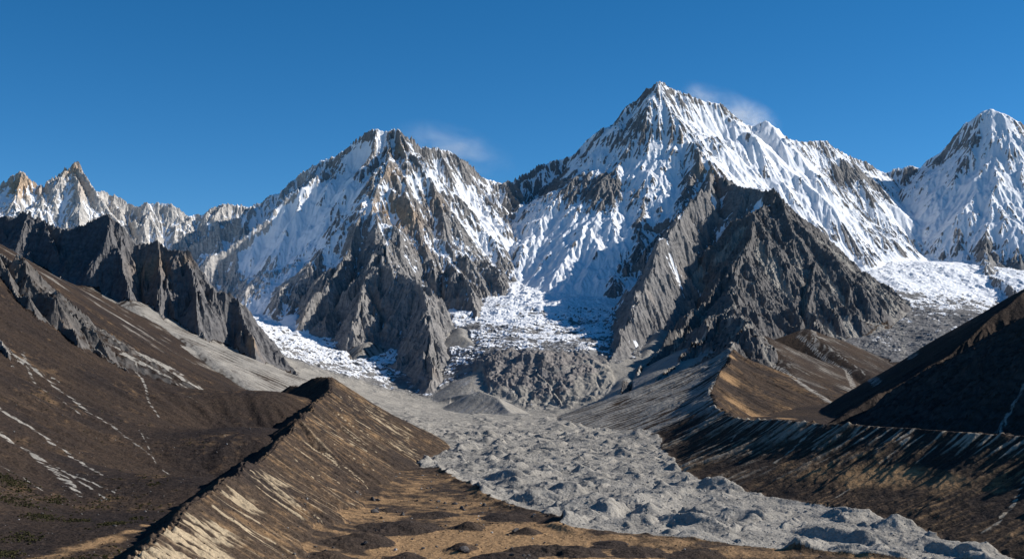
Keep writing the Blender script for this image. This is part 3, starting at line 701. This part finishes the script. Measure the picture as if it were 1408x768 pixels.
for u, v, r, val in [(1180, 655, 40, 1.0), (1240, 655, 36, 1.0), (1300, 665, 40, 0.9), (1120, 650, 30, 0.7), (1080, 640, 26, 0.5), (1040, 665, 22, 0.6), (1370, 670, 36, 0.6), (990, 650, 26, 0.5), (960, 640, 20, 0.5), (1400, 735, 26, 0.7), (1010, 690, 20, 0.5)]:
    blob(bench, u, v, r, val)
tan = np.maximum(tan, np.clip(bench, 0, 1) * (morr + gl) * (0.8 + 0.4 * NOI))
debris = debris * (1 - np.clip(bench, 0, 0.75) * (1 - gl))
tan = np.where((ID == MR) & (X > mr_x), 0.25 + 0.4 * NOI2, tan)
knob = np.zeros(H.shape, f32)
for u, v, r in [(1000, 520, 26), (1010, 555, 24), (1005, 490, 14), (1080, 575, 20), (1040, 572, 24)]:
    blob(knob, u, v, r, 0.8)
tan = np.clip(np.maximum(tan, knob * smooth), 0, 1)

# rock colour of each mass
RC_ = np.array([[.20, .195, .19], [.47, .45, .42], [.235, .225, .215], [.215, .207, .20], [.235, .228, .22], [.150, .142, .136], [.142, .138, .138], [.125, .116, .108], [.2, .18, .15], [.2, .18, .15], [.15, .12, .1], [.3, .3, .3], [.3, .3, .3], [.22, .205, .195]], f32)
rock = RC_[ID].copy()
pale = ((ID == PL) * sstep(-1000, -1350, X + NOI2 * 150) * sstep(250, 450, H))[..., None]
rock = rock * (1 - pale) + np.array([.43, .41, .385], f32) * pale
warm = np.zeros(H.shape, f32)
for u, v, r, val in [(35, 255, 26, 1.0), (20, 262, 20, 0.8), (97, 232, 16, 1.0), (110, 260, 20, 0.4), (548, 208, 15, 0.7), (530, 290, 26, 0.9), (560, 300, 24, 0.8), (540, 240, 16, 0.7), (600, 280, 20, 0.4), (975, 235, 20, 0.7), (935, 195, 12, 0.7), (210, 370, 26, 0.8), (345, 470, 14, 0.8), (255, 360, 12, 0.5), (585, 340, 20, 0.3)]:
    blob(warm, u, v, r, val)
warm = np.clip(warm, 0, 1) * 0.8 + np.clip(NOI2 * 0.4 - 0.1, 0, 0.15) * mtn
rock = rock * (1 - warm[..., None]) + np.array([.47, .33, .21], f32) * np.where((ID == RL) | (ID == PD), 0.75, 1.0)[..., None] * warm[..., None]
strat = perlin((H + gx * 0 + X * 0.18) / 17.0 + NOI2 * 2, X / 260.0, 88)
rock = rock * (1 + 0.16 * strat + 0.22 * NOI + 0.15 * NOI2)[..., None]
rock = np.where((step_rock > 0.3)[..., None], np.array([.24, .22, .205], f32) * (1 + 0.25 * NOI)[..., None], rock)
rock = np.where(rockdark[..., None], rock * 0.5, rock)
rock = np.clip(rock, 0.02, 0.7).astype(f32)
tick('cover')

# ------------------------------------------------------------------ materials
def nd(t, kind, **kw):
    n = t.nodes.new(kind)
    for k, v in kw.items(): setattr(n, k, v)
    return n

def terrain_material(name):
    m = bpy.data.materials.new(name); m.use_nodes = True
    t = m.node_tree; N, L = t.nodes, t.links
    bs = N['Principled BSDF']
    bs.inputs['Specular IOR Level'].default_value = 0.08
    a = nd(t, 'ShaderNodeAttribute', attribute_name='cover')
    b = nd(t, 'ShaderNodeAttribute', attribute_name='rock')
    geo = nd(t, 'ShaderNodeNewGeometry')
    sep = nd(t, 'ShaderNodeSeparateColor'); L.new(a.outputs['Color'], sep.inputs[0])
    def noise(scale, detail=4, rough=0.6):
        n = nd(t, 'ShaderNodeTexNoise'); n.inputs['Scale'].default_value = scale; n.inputs['Detail'].default_value = detail; n.inputs['Roughness'].default_value = rough
        L.new(geo.outputs['Position'], n.inputs['Vector']); return n.outputs[0]
    def math_(op, x, y=None, z=None):
        n = nd(t, 'ShaderNodeMath', operation=op)
        for i, q in enumerate((x, y, z)):
            if q is None: continue
            if isinstance(q, (int, float)): n.inputs[i].default_value = q
            else: L.new(q, n.inputs[i])
        return n.outputs[0]
    n_big, n_mid, n_fin = noise(1 / 60, 5, 0.6), noise(1 / 14, 5, 0.65), noise(1 / 3.2, 4, 0.7)
    def factor(src, nz, k, w):
        """threshold of a cover value broken up by noise"""
        v = math_('ADD', src, math_('MULTIPLY', math_('SUBTRACT', nz, 0.5), k))
        n = nd(t, 'ShaderNodeMapRange', interpolation_type='SMOOTHSTEP'); L.new(v, n.inputs[0])
        n.inputs[1].default_value = 0.5 - w; n.inputs[2].default_value = 0.5 + w
        return n.outputs[0]
    def mix(fac, c0, c1, bt='MIX'):
        n = nd(t, 'ShaderNodeMix', data_type='RGBA', blend_type=bt)
        if isinstance(fac, (int, float)): n.inputs[0].default_value = fac
        else: L.new(fac, n.inputs[0])
        for i, c in ((6, c0), (7, c1)):
            if isinstance(c, tuple): n.inputs[i].default_value = (*c, 1)
            else: L.new(c, n.inputs[i])
        return n.outputs[2]
    def span(nz, lo, hi, c0, c1):
        n = nd(t, 'ShaderNodeMapRange'); L.new(nz, n.inputs[0]); n.inputs[1].default_value = lo; n.inputs[2].default_value = hi
        return mix(n.outputs[0], c0, c1)
    rockc = mix(0.75, b.outputs['Color'], span(n_mid, 0.32, 0.68, (0.52, 0.52, 0.54), (1.35, 1.32, 1.28)), 'MULTIPLY')
    scree = span(n_fin, 0.3, 0.7, (0.215, 0.198, 0.175), (0.43, 0.40, 0.352))
    scree = mix(0.5, scree, span(n_big, 0.35, 0.65, (0.5, 0.5, 0.5), (1.2, 1.18, 1.14)), 'MULTIPLY')
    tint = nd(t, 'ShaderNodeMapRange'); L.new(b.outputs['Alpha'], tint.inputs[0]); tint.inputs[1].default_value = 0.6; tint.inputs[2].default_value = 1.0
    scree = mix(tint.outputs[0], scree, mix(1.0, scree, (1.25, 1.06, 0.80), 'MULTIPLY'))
    heath = span(n_fin, 0.3, 0.7, (0.020, 0.0160, 0.0140), (0.100, 0.078, 0.062))
    heath = mix(0.6, heath, span(n_mid, 0.35, 0.65, (0.6, 0.6, 0.62), (1.25, 1.15, 1.05)), 'MULTIPLY')
    heath = mix(0.7, heath, span(noise(1 / 170, 4, 0.6), 0.36, 0.64, (0.62, 0.62, 0.68), (1.35, 1.2, 1.0)), 'MULTIPLY')
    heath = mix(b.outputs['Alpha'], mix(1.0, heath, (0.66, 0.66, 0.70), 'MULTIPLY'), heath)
    grass = span(n_fin, 0.3, 0.7, (0.19, 0.112, 0.056), (0.43, 0.272, 0.140))
    snowc = span(n_mid, 0.3, 0.7, (0.80, 0.82, 0.85), (0.88, 0.88, 0.88))
    c = mix(factor(sep.outputs[2], n_mid, 0.5, 0.3), rockc, heath)
    c = mix(factor(a.outputs['Alpha'], n_mid, 0.7, 0.3), c, grass)
    c = mix(factor(sep.outputs[1], n_mid, 0.55, 0.22), c, scree)
    c = mix(factor(sep.outputs[0], n_mid, 0.50, 0.07), c, snowc)
    L.new(c, bs.inputs['Base Color'])
    bs.inputs['Roughness'].default_value = 0.9
    bump = nd(t, 'ShaderNodeBump'); bump.inputs['Strength'].default_value = 0.8; bump.inputs['Distance'].default_value = 1.0
    hgt = math_('ADD', math_('MULTIPLY', n_mid, 6.0), math_('MULTIPLY', n_fin, 1.6))
    sfac = math_('SUBTRACT', 1.0, math_('MULTIPLY', factor(sep.outputs[0], n_mid, 0.50, 0.07), 0.75))
    L.new(math_('MULTIPLY', hgt, sfac), bump.inputs['Height'])
    L.new(bump.outputs[0], bs.inputs['Normal'])
    return m
MAT = terrain_material('mountain_ground')

# ------------------------------------------------------------------ meshes
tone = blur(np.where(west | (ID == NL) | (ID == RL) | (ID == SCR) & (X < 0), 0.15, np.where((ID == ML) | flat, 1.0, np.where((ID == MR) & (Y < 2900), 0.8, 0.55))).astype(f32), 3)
COVER = np.stack([np.clip(snow, -0.5, 1.5), debris, heath, tan], -1).astype(f32)

def build(name, q, mat):
    used = np.zeros(H.shape, bool)
    used[:-1, :-1] |= q; used[1:, :-1] |= q; used[:-1, 1:] |= q; used[1:, 1:] |= q
    idx = np.full(H.shape, -1, np.int32)
    n = int(used.sum()); idx[used] = np.arange(n)
    me = bpy.data.meshes.new(name)
    me.vertices.add(n)
    me.vertices.foreach_set('co', np.stack([X[used], Y[used], H[used]], 1).astype(f32).ravel())
    a = idx[:-1, :-1][q]; b = idx[:-1, 1:][q]; c = idx[1:, 1:][q]; d = idx[1:, :-1][q]
    m = len(a)
    me.loops.add(m * 4); me.polygons.add(m)
    me.loops.foreach_set('vertex_index', np.stack([a, b, c, d], 1).ravel().astype(np.int32))
    me.polygons.foreach_set('loop_start', np.arange(m, dtype=np.int32) * 4)
    me.polygons.foreach_set('use_smooth', ~(mtn[:-1, :-1][q] & (deep[:-1, :-1][q] < 0.4)))
    at_ = me.attributes.new('cover', 'FLOAT_COLOR', 'POINT')
    at_.data.foreach_set('color', COVER[used].ravel())
    at_ = me.attributes.new('rock', 'FLOAT_COLOR', 'POINT')
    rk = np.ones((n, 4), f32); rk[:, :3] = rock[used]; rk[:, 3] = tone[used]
    at_.data.foreach_set('color', rk.ravel())
    me.update()
    me.materials.append(mat)
    o = bpy.data.objects.new(name, me)
    COL.objects.link(o)
    return o

def tag(o, label=None, cat=None, group=None, kind=None):
    if label: o['label'] = label
    if cat: o['category'] = cat
    if group: o['group'] = group
    if kind: o['kind'] = kind
    return o

# one region number per vertex; a quad belongs to the region of its first corner
REG = np.zeros(H.shape, np.int8)
for k, g in enumerate((FR, PL, PM, PR, PD, RL, NL, ML, MR, RH)):
    REG[ID == g] = 1 + k
REG[(ID == SCR) & (X < -300)] = 6; REG[(ID == SCR) & (X > 330)] = 5; REG[(ID == SCR) & (X <= 330) & (X >= -300)] = 2
REG[(ID == SNW)] = 16; REG[(ID == SNW) & (X > 1500)] = 17; REG[(ID == SNW) & (X < -700)] = 15; REG[(ID == NL) & (X > 0)] = 19; REG[west] = 11; REG[bowl] = 12; REG[flat] = 13
REG[glac] = 14
REG[glac & (icef > 0.5) & (X < -250)] = 15
REG[glac & (icef > 0.5) & (X >= -250) & (X < 900)] = 16
REG[glac & (icef > 0.5) & (X >= 900)] = 17
REG[(step_rock > 0.3) & glac] = 18; REG[ID == STP] = 18
NAMES = {
    1: ('rocky_mountain', 'far pale grey jagged ridge with an ochre rock tower, dusted with snow', 'mountain'),
    2: ('snow_mountain', 'middle snowy peak with a dark rock buttress and a pale tan summit wedge', 'mountain'),
    3: ('snow_mountain', 'highest snow peak with a broad white face and cloud blowing off its summit', 'mountain'),
    4: ('snow_mountain', 'sharp fluted snow peak above the white eastern glacier', 'mountain'),
    5: ('rocky_mountain', 'dark rock pyramid with scree streaks standing in front of the highest snow peak', 'mountain'),
    6: ('rocky_mountain', 'dark grey serrated crag ridge above a pale scree fan, without snow', 'mountain'),
    7: ('rocky_hill', 'rough grey crag rib cropping out of the brown hillside', 'rock outcrop'),
    8: ('moraine_hill', 'sunlit brown moraine ridge with cream eroded scars below its sharp crest', 'moraine'),
    9: ('moraine_hill', 'shaded dark moraine wall with streaked flank and golden bench', 'moraine'),
    10: ('hill', 'plain dark brown slope rising behind the shaded moraine crest', 'hill'),
    11: ('hill', 'brown heath hillside marked by pale avalanche tracks and scattered scrub', 'hill'),
    12: ('valley_land', 'brown hollow between the dark rock pyramid and the shaded moraine', 'valley'),
    13: ('ground', 'brown flat of dry golden grass with dark heath mounds', 'ground'),
    14: ('glacier_field', 'grey rubble covered glacier tongue full of cone shaped hummocks', 'glacier'),
    15: ('glacier_field', 'dirty white glacier curving down between the crag ridge and middle snowy peak', 'glacier'),
    16: ('glacier_field', 'broken white ice fall below the highest snow peak', 'glacier'),
    17: ('glacier_field', 'white glacier below the sharp fluted snow peak', 'glacier'),
    19: ('rocky_hill', 'shadowed dark craggy flank beside the plain brown slope', 'rock outcrop'),
    18: ('rock_terrain', 'brown ribbed rock step below the ice fall', 'rock step'),
}
rq = REG[:-1, :-1]
for k, (nm, lb, ct) in NAMES.items():
    q = rq == k
    if q.sum() == 0: continue
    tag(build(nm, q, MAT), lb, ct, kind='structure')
# ------------------------------------------------------------------ loose things: boulders, rubble, scrub
VIS = None
def visible_mask():
    """Grid points not hidden behind nearer ground, seen from the viewpoint."""
    vv = H / Y
    m = np.maximum.accumulate(vv, axis=0)
    return vv >= m - 1e-6
VIS = visible_mask() & (PX > -10) & (PX < 1418)

def simple_material(name, c0, c1, scale, rough=0.9):
    m = bpy.data.materials.new(name); m.use_nodes = True
    t = m.node_tree; L = t.links
    bs = t.nodes['Principled BSDF']; bs.inputs['Roughness'].default_value = rough; bs.inputs['Specular IOR Level'].default_value = 0.1
    g = nd(t, 'ShaderNodeNewGeometry'); n = nd(t, 'ShaderNodeTexNoise'); n.inputs['Scale'].default_value = scale; n.inputs['Detail'].default_value = 5
    L.new(g.outputs['Position'], n.inputs['Vector'])
    r = nd(t, 'ShaderNodeValToRGB'); L.new(n.outputs[0], r.inputs[0])
    r.color_ramp.elements[0].position = 0.34; r.color_ramp.elements[0].color = (*c0, 1)
    r.color_ramp.elements[1].position = 0.66; r.color_ramp.elements[1].color = (*c1, 1)
    L.new(r.outputs[0], bs.inputs['Base Color'])
    return m
M_BOULD = simple_material('boulder_rock', (.045, .04, .038), (.13, .12, .115), 0.8)
M_PALE = simple_material('pale_rock', (.22, .21, .20), (.45, .43, .40), 0.8)
M_RUB = simple_material('rubble_rock', (.11, .108, .105), (.40, .39, .37), 0.12)
M_SCRUB = simple_material('scrub_leaves', (.018, .020, .010), (.070, .062, .026), 0.35)

def rock_shape(seed, sub=2):
    """An angular block: an icosphere cut by random planes."""
    r = np.random.default_rng(seed)
    bm = bmesh.new(); bmesh.ops.create_icosphere(bm, subdivisions=sub, radius=1.0)
    pl = [(lambda v: v / np.linalg.norm(v))(r.normal(size=3)) for _ in range(11)]
    off = r.uniform(0.5, 0.9, 11)
    sc_ = np.array([r.uniform(0.8, 1.35), r.uniform(0.7, 1.1), r.uniform(0.6, 0.95)])
    for v in bm.verts:
        p = np.array(v.co)
        for n, o in zip(pl, off):
            d = p @ n - o
            if d > 0: p = p - n * d * 0.92
        p = p * sc_ + r.normal(size=3) * 0.02
        v.co = p
    return bm
def rock_arrays(seed, sub=1):
    bm = rock_shape(seed, sub)
    v = np.array([x.co[:] for x in bm.verts], f32); bm.verts.index_update()
    f = np.array([[x.index for x in q.verts] for q in bm.faces], np.int32)
    bm.free(); return v, f

def pick(mask, n, seed):
    r = np.random.default_rng(seed)
    w = (mask * (Y ** 0)).ravel().astype(float)
    k = np.nonzero(w)[0]
    if len(k) == 0: return np.zeros((0, 3))
    k = r.choice(k, size=min(n, len(k)), replace=False)
    return np.stack([X.ravel()[k], Y.ravel()[k], H.ravel()[k]], 1)

# boulders: one mesh per shape, every boulder an object of its own
SHAPES = []
for k in range(5):
    for mt in (M_BOULD, M_PALE):
        bm = rock_shape(40 + k); me = bpy.data.meshes.new('boulder'); bm.to_mesh(me); bm.free(); me.materials.append(mt); SHAPES.append(me)
def boulder(p, size, pale, rr, label, group):
    o = bpy.data.objects.new('boulder', SHAPES[2 * rr.integers(0, 5) + (1 if pale else 0)])
    o.location = (p[0], p[1], p[2] + size * 0.25)
    o.scale = (size * rr.uniform(.8, 1.3), size * rr.uniform(.8, 1.2), size * rr.uniform(.7, 1.0))
    o.rotation_euler = (rr.normal() * .2, rr.normal() * .2, rr.uniform(0, 6.28))
    COL.objects.link(o)
    return tag(o, label, 'boulder', group)
rr = np.random.default_rng(9)
zone = VIS & (flat | (ID == ML)) & (X > ml_x + 40) & (PX > 400) & (PX < 760) & (Y < 2400) & (Y > 1250)
n_b = 0
for p in pick(zone, 60, 3):
    boulder(p, rr.choice([1.6, 2.2, 2.8, 3.6, 5.0], p=[.3, .3, .2, .15, .05]), False, rr, 'dark grey boulder strewn over the brown heath at the foot of the sunlit moraine', 'dark boulders below the sunlit moraine')
for p in pick(zone, 16, 4):
    boulder(p, rr.uniform(1.3, 2.4), True, rr, 'pale boulder strewn over the brown heath at the foot of the sunlit moraine', 'pale boulders below the sunlit moraine')
for u, v, sz in [(512, 686, 5.5), (519, 688, 4.0), (490, 678, 4.2), (553, 708, 4.6), (602, 690, 4.0), (611, 692, 3.4), (634, 699, 5.0), (625, 693, 3.6), (592, 688, 3.2)]:
    boulder(hit(u, v), sz, False, rr, 'large dark boulder of the few biggest below the sunlit moraine', 'biggest dark boulders below the moraine')

def scatter(name, variants, pts, sizes, mat, seed, sink=0.2, label=None, cat=None):
    r = np.random.default_rng(seed)
    V, Fc_, off = [], [], 0
    for p, s in zip(pts, sizes):
        v, f = variants[r.integers(0, len(variants))]
        a = r.uniform(0, 6.28); c, sn = math.cos(a), math.sin(a)
        q = v * np.array([s * r.uniform(.8, 1.3), s * r.uniform(.8, 1.2), s * r.uniform(.7, 1.1)], f32)
        q = np.stack([q[:, 0] * c - q[:, 1] * sn, q[:, 0] * sn + q[:, 1] * c, q[:, 2]], 1) + np.array(p, f32) + np.array([0, 0, s * sink], f32)
        V.append(q); Fc_.append(f + off); off += len(q)
    V = np.concatenate(V).astype(f32); Fc_ = np.concatenate(Fc_).astype(np.int32)
    me = bpy.data.meshes.new(name)
    me.vertices.add(len(V)); me.vertices.foreach_set('co', V.ravel())
    k = Fc_.shape[1]
    me.loops.add(len(Fc_) * k); me.polygons.add(len(Fc_))
    me.loops.foreach_set('vertex_index', Fc_.ravel())
    me.polygons.foreach_set('loop_start', np.arange(len(Fc_), dtype=np.int32) * k)
    me.update(); me.materials.append(mat)
    o = bpy.data.objects.new(name, me); COL.objects.link(o)
    return tag(o, label, cat, kind='stuff')
rocks = [rock_arrays(70 + k, 1) for k in range(6)]
P = pick(VIS & glac & (Y < 3600) & (icef < 0.2), 5200, 11)
sz = np.minimum(rr.pareto(2.4, len(P)) * 0.45 + 0.5, 2.6) * np.clip(P[:, 1] / 2000, 0.8, 1.6)
scatter('rubble', rocks, P, sz, M_RUB, 12, label='loose grey stones scattered over the hummocks of the glacier', cat='rubble')
P = pick(VIS & ((west & (Y < 3000)) | flat | ((ID == ML) & (X > ml_x + 30)) | (ID == NL) & (X < 0)), 3600, 13)
sz = np.minimum(rr.pareto(2.6, len(P)) * 0.4 + 0.45, 2.6)
scatter('gravel', rocks, P, sz, M_BOULD, 14, label='small dark stones scattered over the brown slopes', cat='gravel')
P = pick(VIS & ((west & (Y < 3000)) | flat | (ID == ML) & (X > ml_x + 20)) & (NOI2 > -0.05), 1300, 19)
scatter('gravel', rocks, P, np.minimum(rr.pareto(2.8, len(P)) * 0.35 + 0.4, 2.0), M_PALE, 20, label='small pale stones scattered over the brown slopes', cat='gravel')
def bush(seed):
    r = np.random.default_rng(seed); v, f = [], []
    for k in range(26):
        d = r.normal(size=3); d /= np.linalg.norm(d); d[2] = abs(d[2]) * 0.8
        c = d * r.uniform(0.3, 1.0); t1 = np.cross(d, r.normal(size=3)); t1 /= np.linalg.norm(t1); t2 = np.cross(d + r.normal(size=3) * .5, t1); w = r.uniform(.22, .42)
        b = len(v); v += [c - t1 * w, c + t2 * w, c + t1 * w, c - t2 * w]; f.append([b, b + 1, b + 2, b + 3])
    return np.array(v, f32), np.array(f, np.int32)
bushes = [bush(k) for k in range(6)]
sm = VIS & west & (PX < 290) & (Y < 2300)
wgt = np.zeros(H.shape, f32)
for u, v, r in [(110, 715, 26), (60, 710, 34), (150, 720, 24), (20, 690, 34), (30, 740, 40), (190, 712, 16), (10, 660, 30), (80, 690, 20), (215, 665, 12), (5, 760, 30)]:
    blob(wgt, u, v, r, 0.7)
P = pick(sm & (np.random.default_rng(3).random(H.shape) < np.clip(wgt * 0.8 + NOI2 * 0.5 + NOI * 0.3 - 0.05, 0.01, 1) ** 2), 2400, 15)
scatter('shrubbery', bushes, P, rr.uniform(0.7, 1.9, len(P)), M_SCRUB, 16, 0.1, 'low dark green scrub dotted over the foot of the brown hillside', 'scrub')
P = pick(VIS & (((ID == MR) & (X < mr_x)) | flat | west & (Y < 2600) | (ID == ML)) & (NOI2 > 0.05), 2200, 17)
M_HEATH = simple_material('heath_twigs', (.016, .012, .010), (.055, .038, .028), 0.4)
scatter('undergrowth', bushes, P, rr.uniform(0.5, 1.4, len(P)), M_HEATH, 18, 0.05, 'dark brown heath tussocks growing over moraines and flat ground', 'heath')

# ------------------------------------------------------------------ wind-blown snow clouds on the summits
def cloud(u, v, Yd, w, h, depth, dens, seed, tilt, label):
    c = at(u, v, Yd)
    k = Yd / FPX
    bm = bmesh.new(); bmesh.ops.create_icosphere(bm, subdivisions=3, radius=1.0)
    me = bpy.data.meshes.new('cloud'); bm.to_mesh(me); bm.free()
    o = bpy.data.objects.new('cloud', me); COL.objects.link(o)
    o.location = c; o.scale = (w * k * 0.5, depth * 0.5, h * k * 0.5); o.rotation_euler = (0, tilt, 0)
    m = bpy.data.materials.new('cloud_vapour'); m.use_nodes = True
    t = m.node_tree; L = t.links; t.nodes.clear()
    out = nd(t, 'ShaderNodeOutputMaterial'); pv = nd(t, 'ShaderNodeVolumePrincipled')
    pv.inputs['Color'].default_value = (.97, .97, .97, 1); pv.inputs['Anisotropy'].default_value = 0.2
    tc = nd(t, 'ShaderNodeTexCoord')
    mp = nd(t, 'ShaderNodeMapping'); L.new(tc.outputs['Object'], mp.inputs[0]); mp.inputs['Location'].default_value = (seed, seed * .37, 0); mp.inputs['Scale'].default_value = (1.5, 1.0, 1.15)
    n = nd(t, 'ShaderNodeTexNoise'); n.inputs['Scale'].default_value = 1.5; n.inputs['Detail'].default_value = 6; n.inputs['Roughness'].default_value = 0.62; n.inputs['Distortion'].default_value = 0.6
    L.new(mp.outputs[0], n.inputs['Vector'])
    ln = nd(t, 'ShaderNodeVectorMath', operation='LENGTH'); L.new(tc.outputs['Object'], ln.inputs[0])
    fo = nd(t, 'ShaderNodeMapRange', interpolation_type='SMOOTHSTEP'); L.new(ln.outputs['Value'], fo.inputs[0])
    fo.inputs[1].default_value = 0.05; fo.inputs[2].default_value = 1.0; fo.inputs[3].default_value = 1.0; fo.inputs[4].default_value = 0.0
    nr = nd(t, 'ShaderNodeMapRange'); L.new(n.outputs[0], nr.inputs[0]); nr.inputs[1].default_value = 0.40; nr.inputs[2].default_value = 0.72
    mu = nd(t, 'ShaderNodeMath', operation='MULTIPLY'); L.new(fo.outputs[0], mu.inputs[0]); L.new(nr.outputs[0], mu.inputs[1])
    m2 = nd(t, 'ShaderNodeMath', operation='MULTIPLY'); L.new(mu.outputs[0], m2.inputs[0]); m2.inputs[1].default_value = dens
    L.new(m2.outputs[0], pv.inputs['Density']); L.new(pv.outputs[0], out.inputs['Volume'])
    me.materials.append(m)
    return tag(o, label, 'cloud', kind='stuff')
cloud(992, 150, 8600, 165, 66, 200, 0.019, 3.1, math.radians(20), 'thin white wind cloud trailing right from the highest summit')
cloud(1032, 162, 8680, 100, 58, 180, 0.014, 8.3, math.radians(24), 'smaller torn wisp above the snow shoulder right of the highest summit')
cloud(622, 206, 8000, 200, 80, 240, 0.006, 5.7, math.radians(16), 'faint wisp of cloud behind the middle snowy peak')

tick('mesh %d x %d' % (NY, NP))
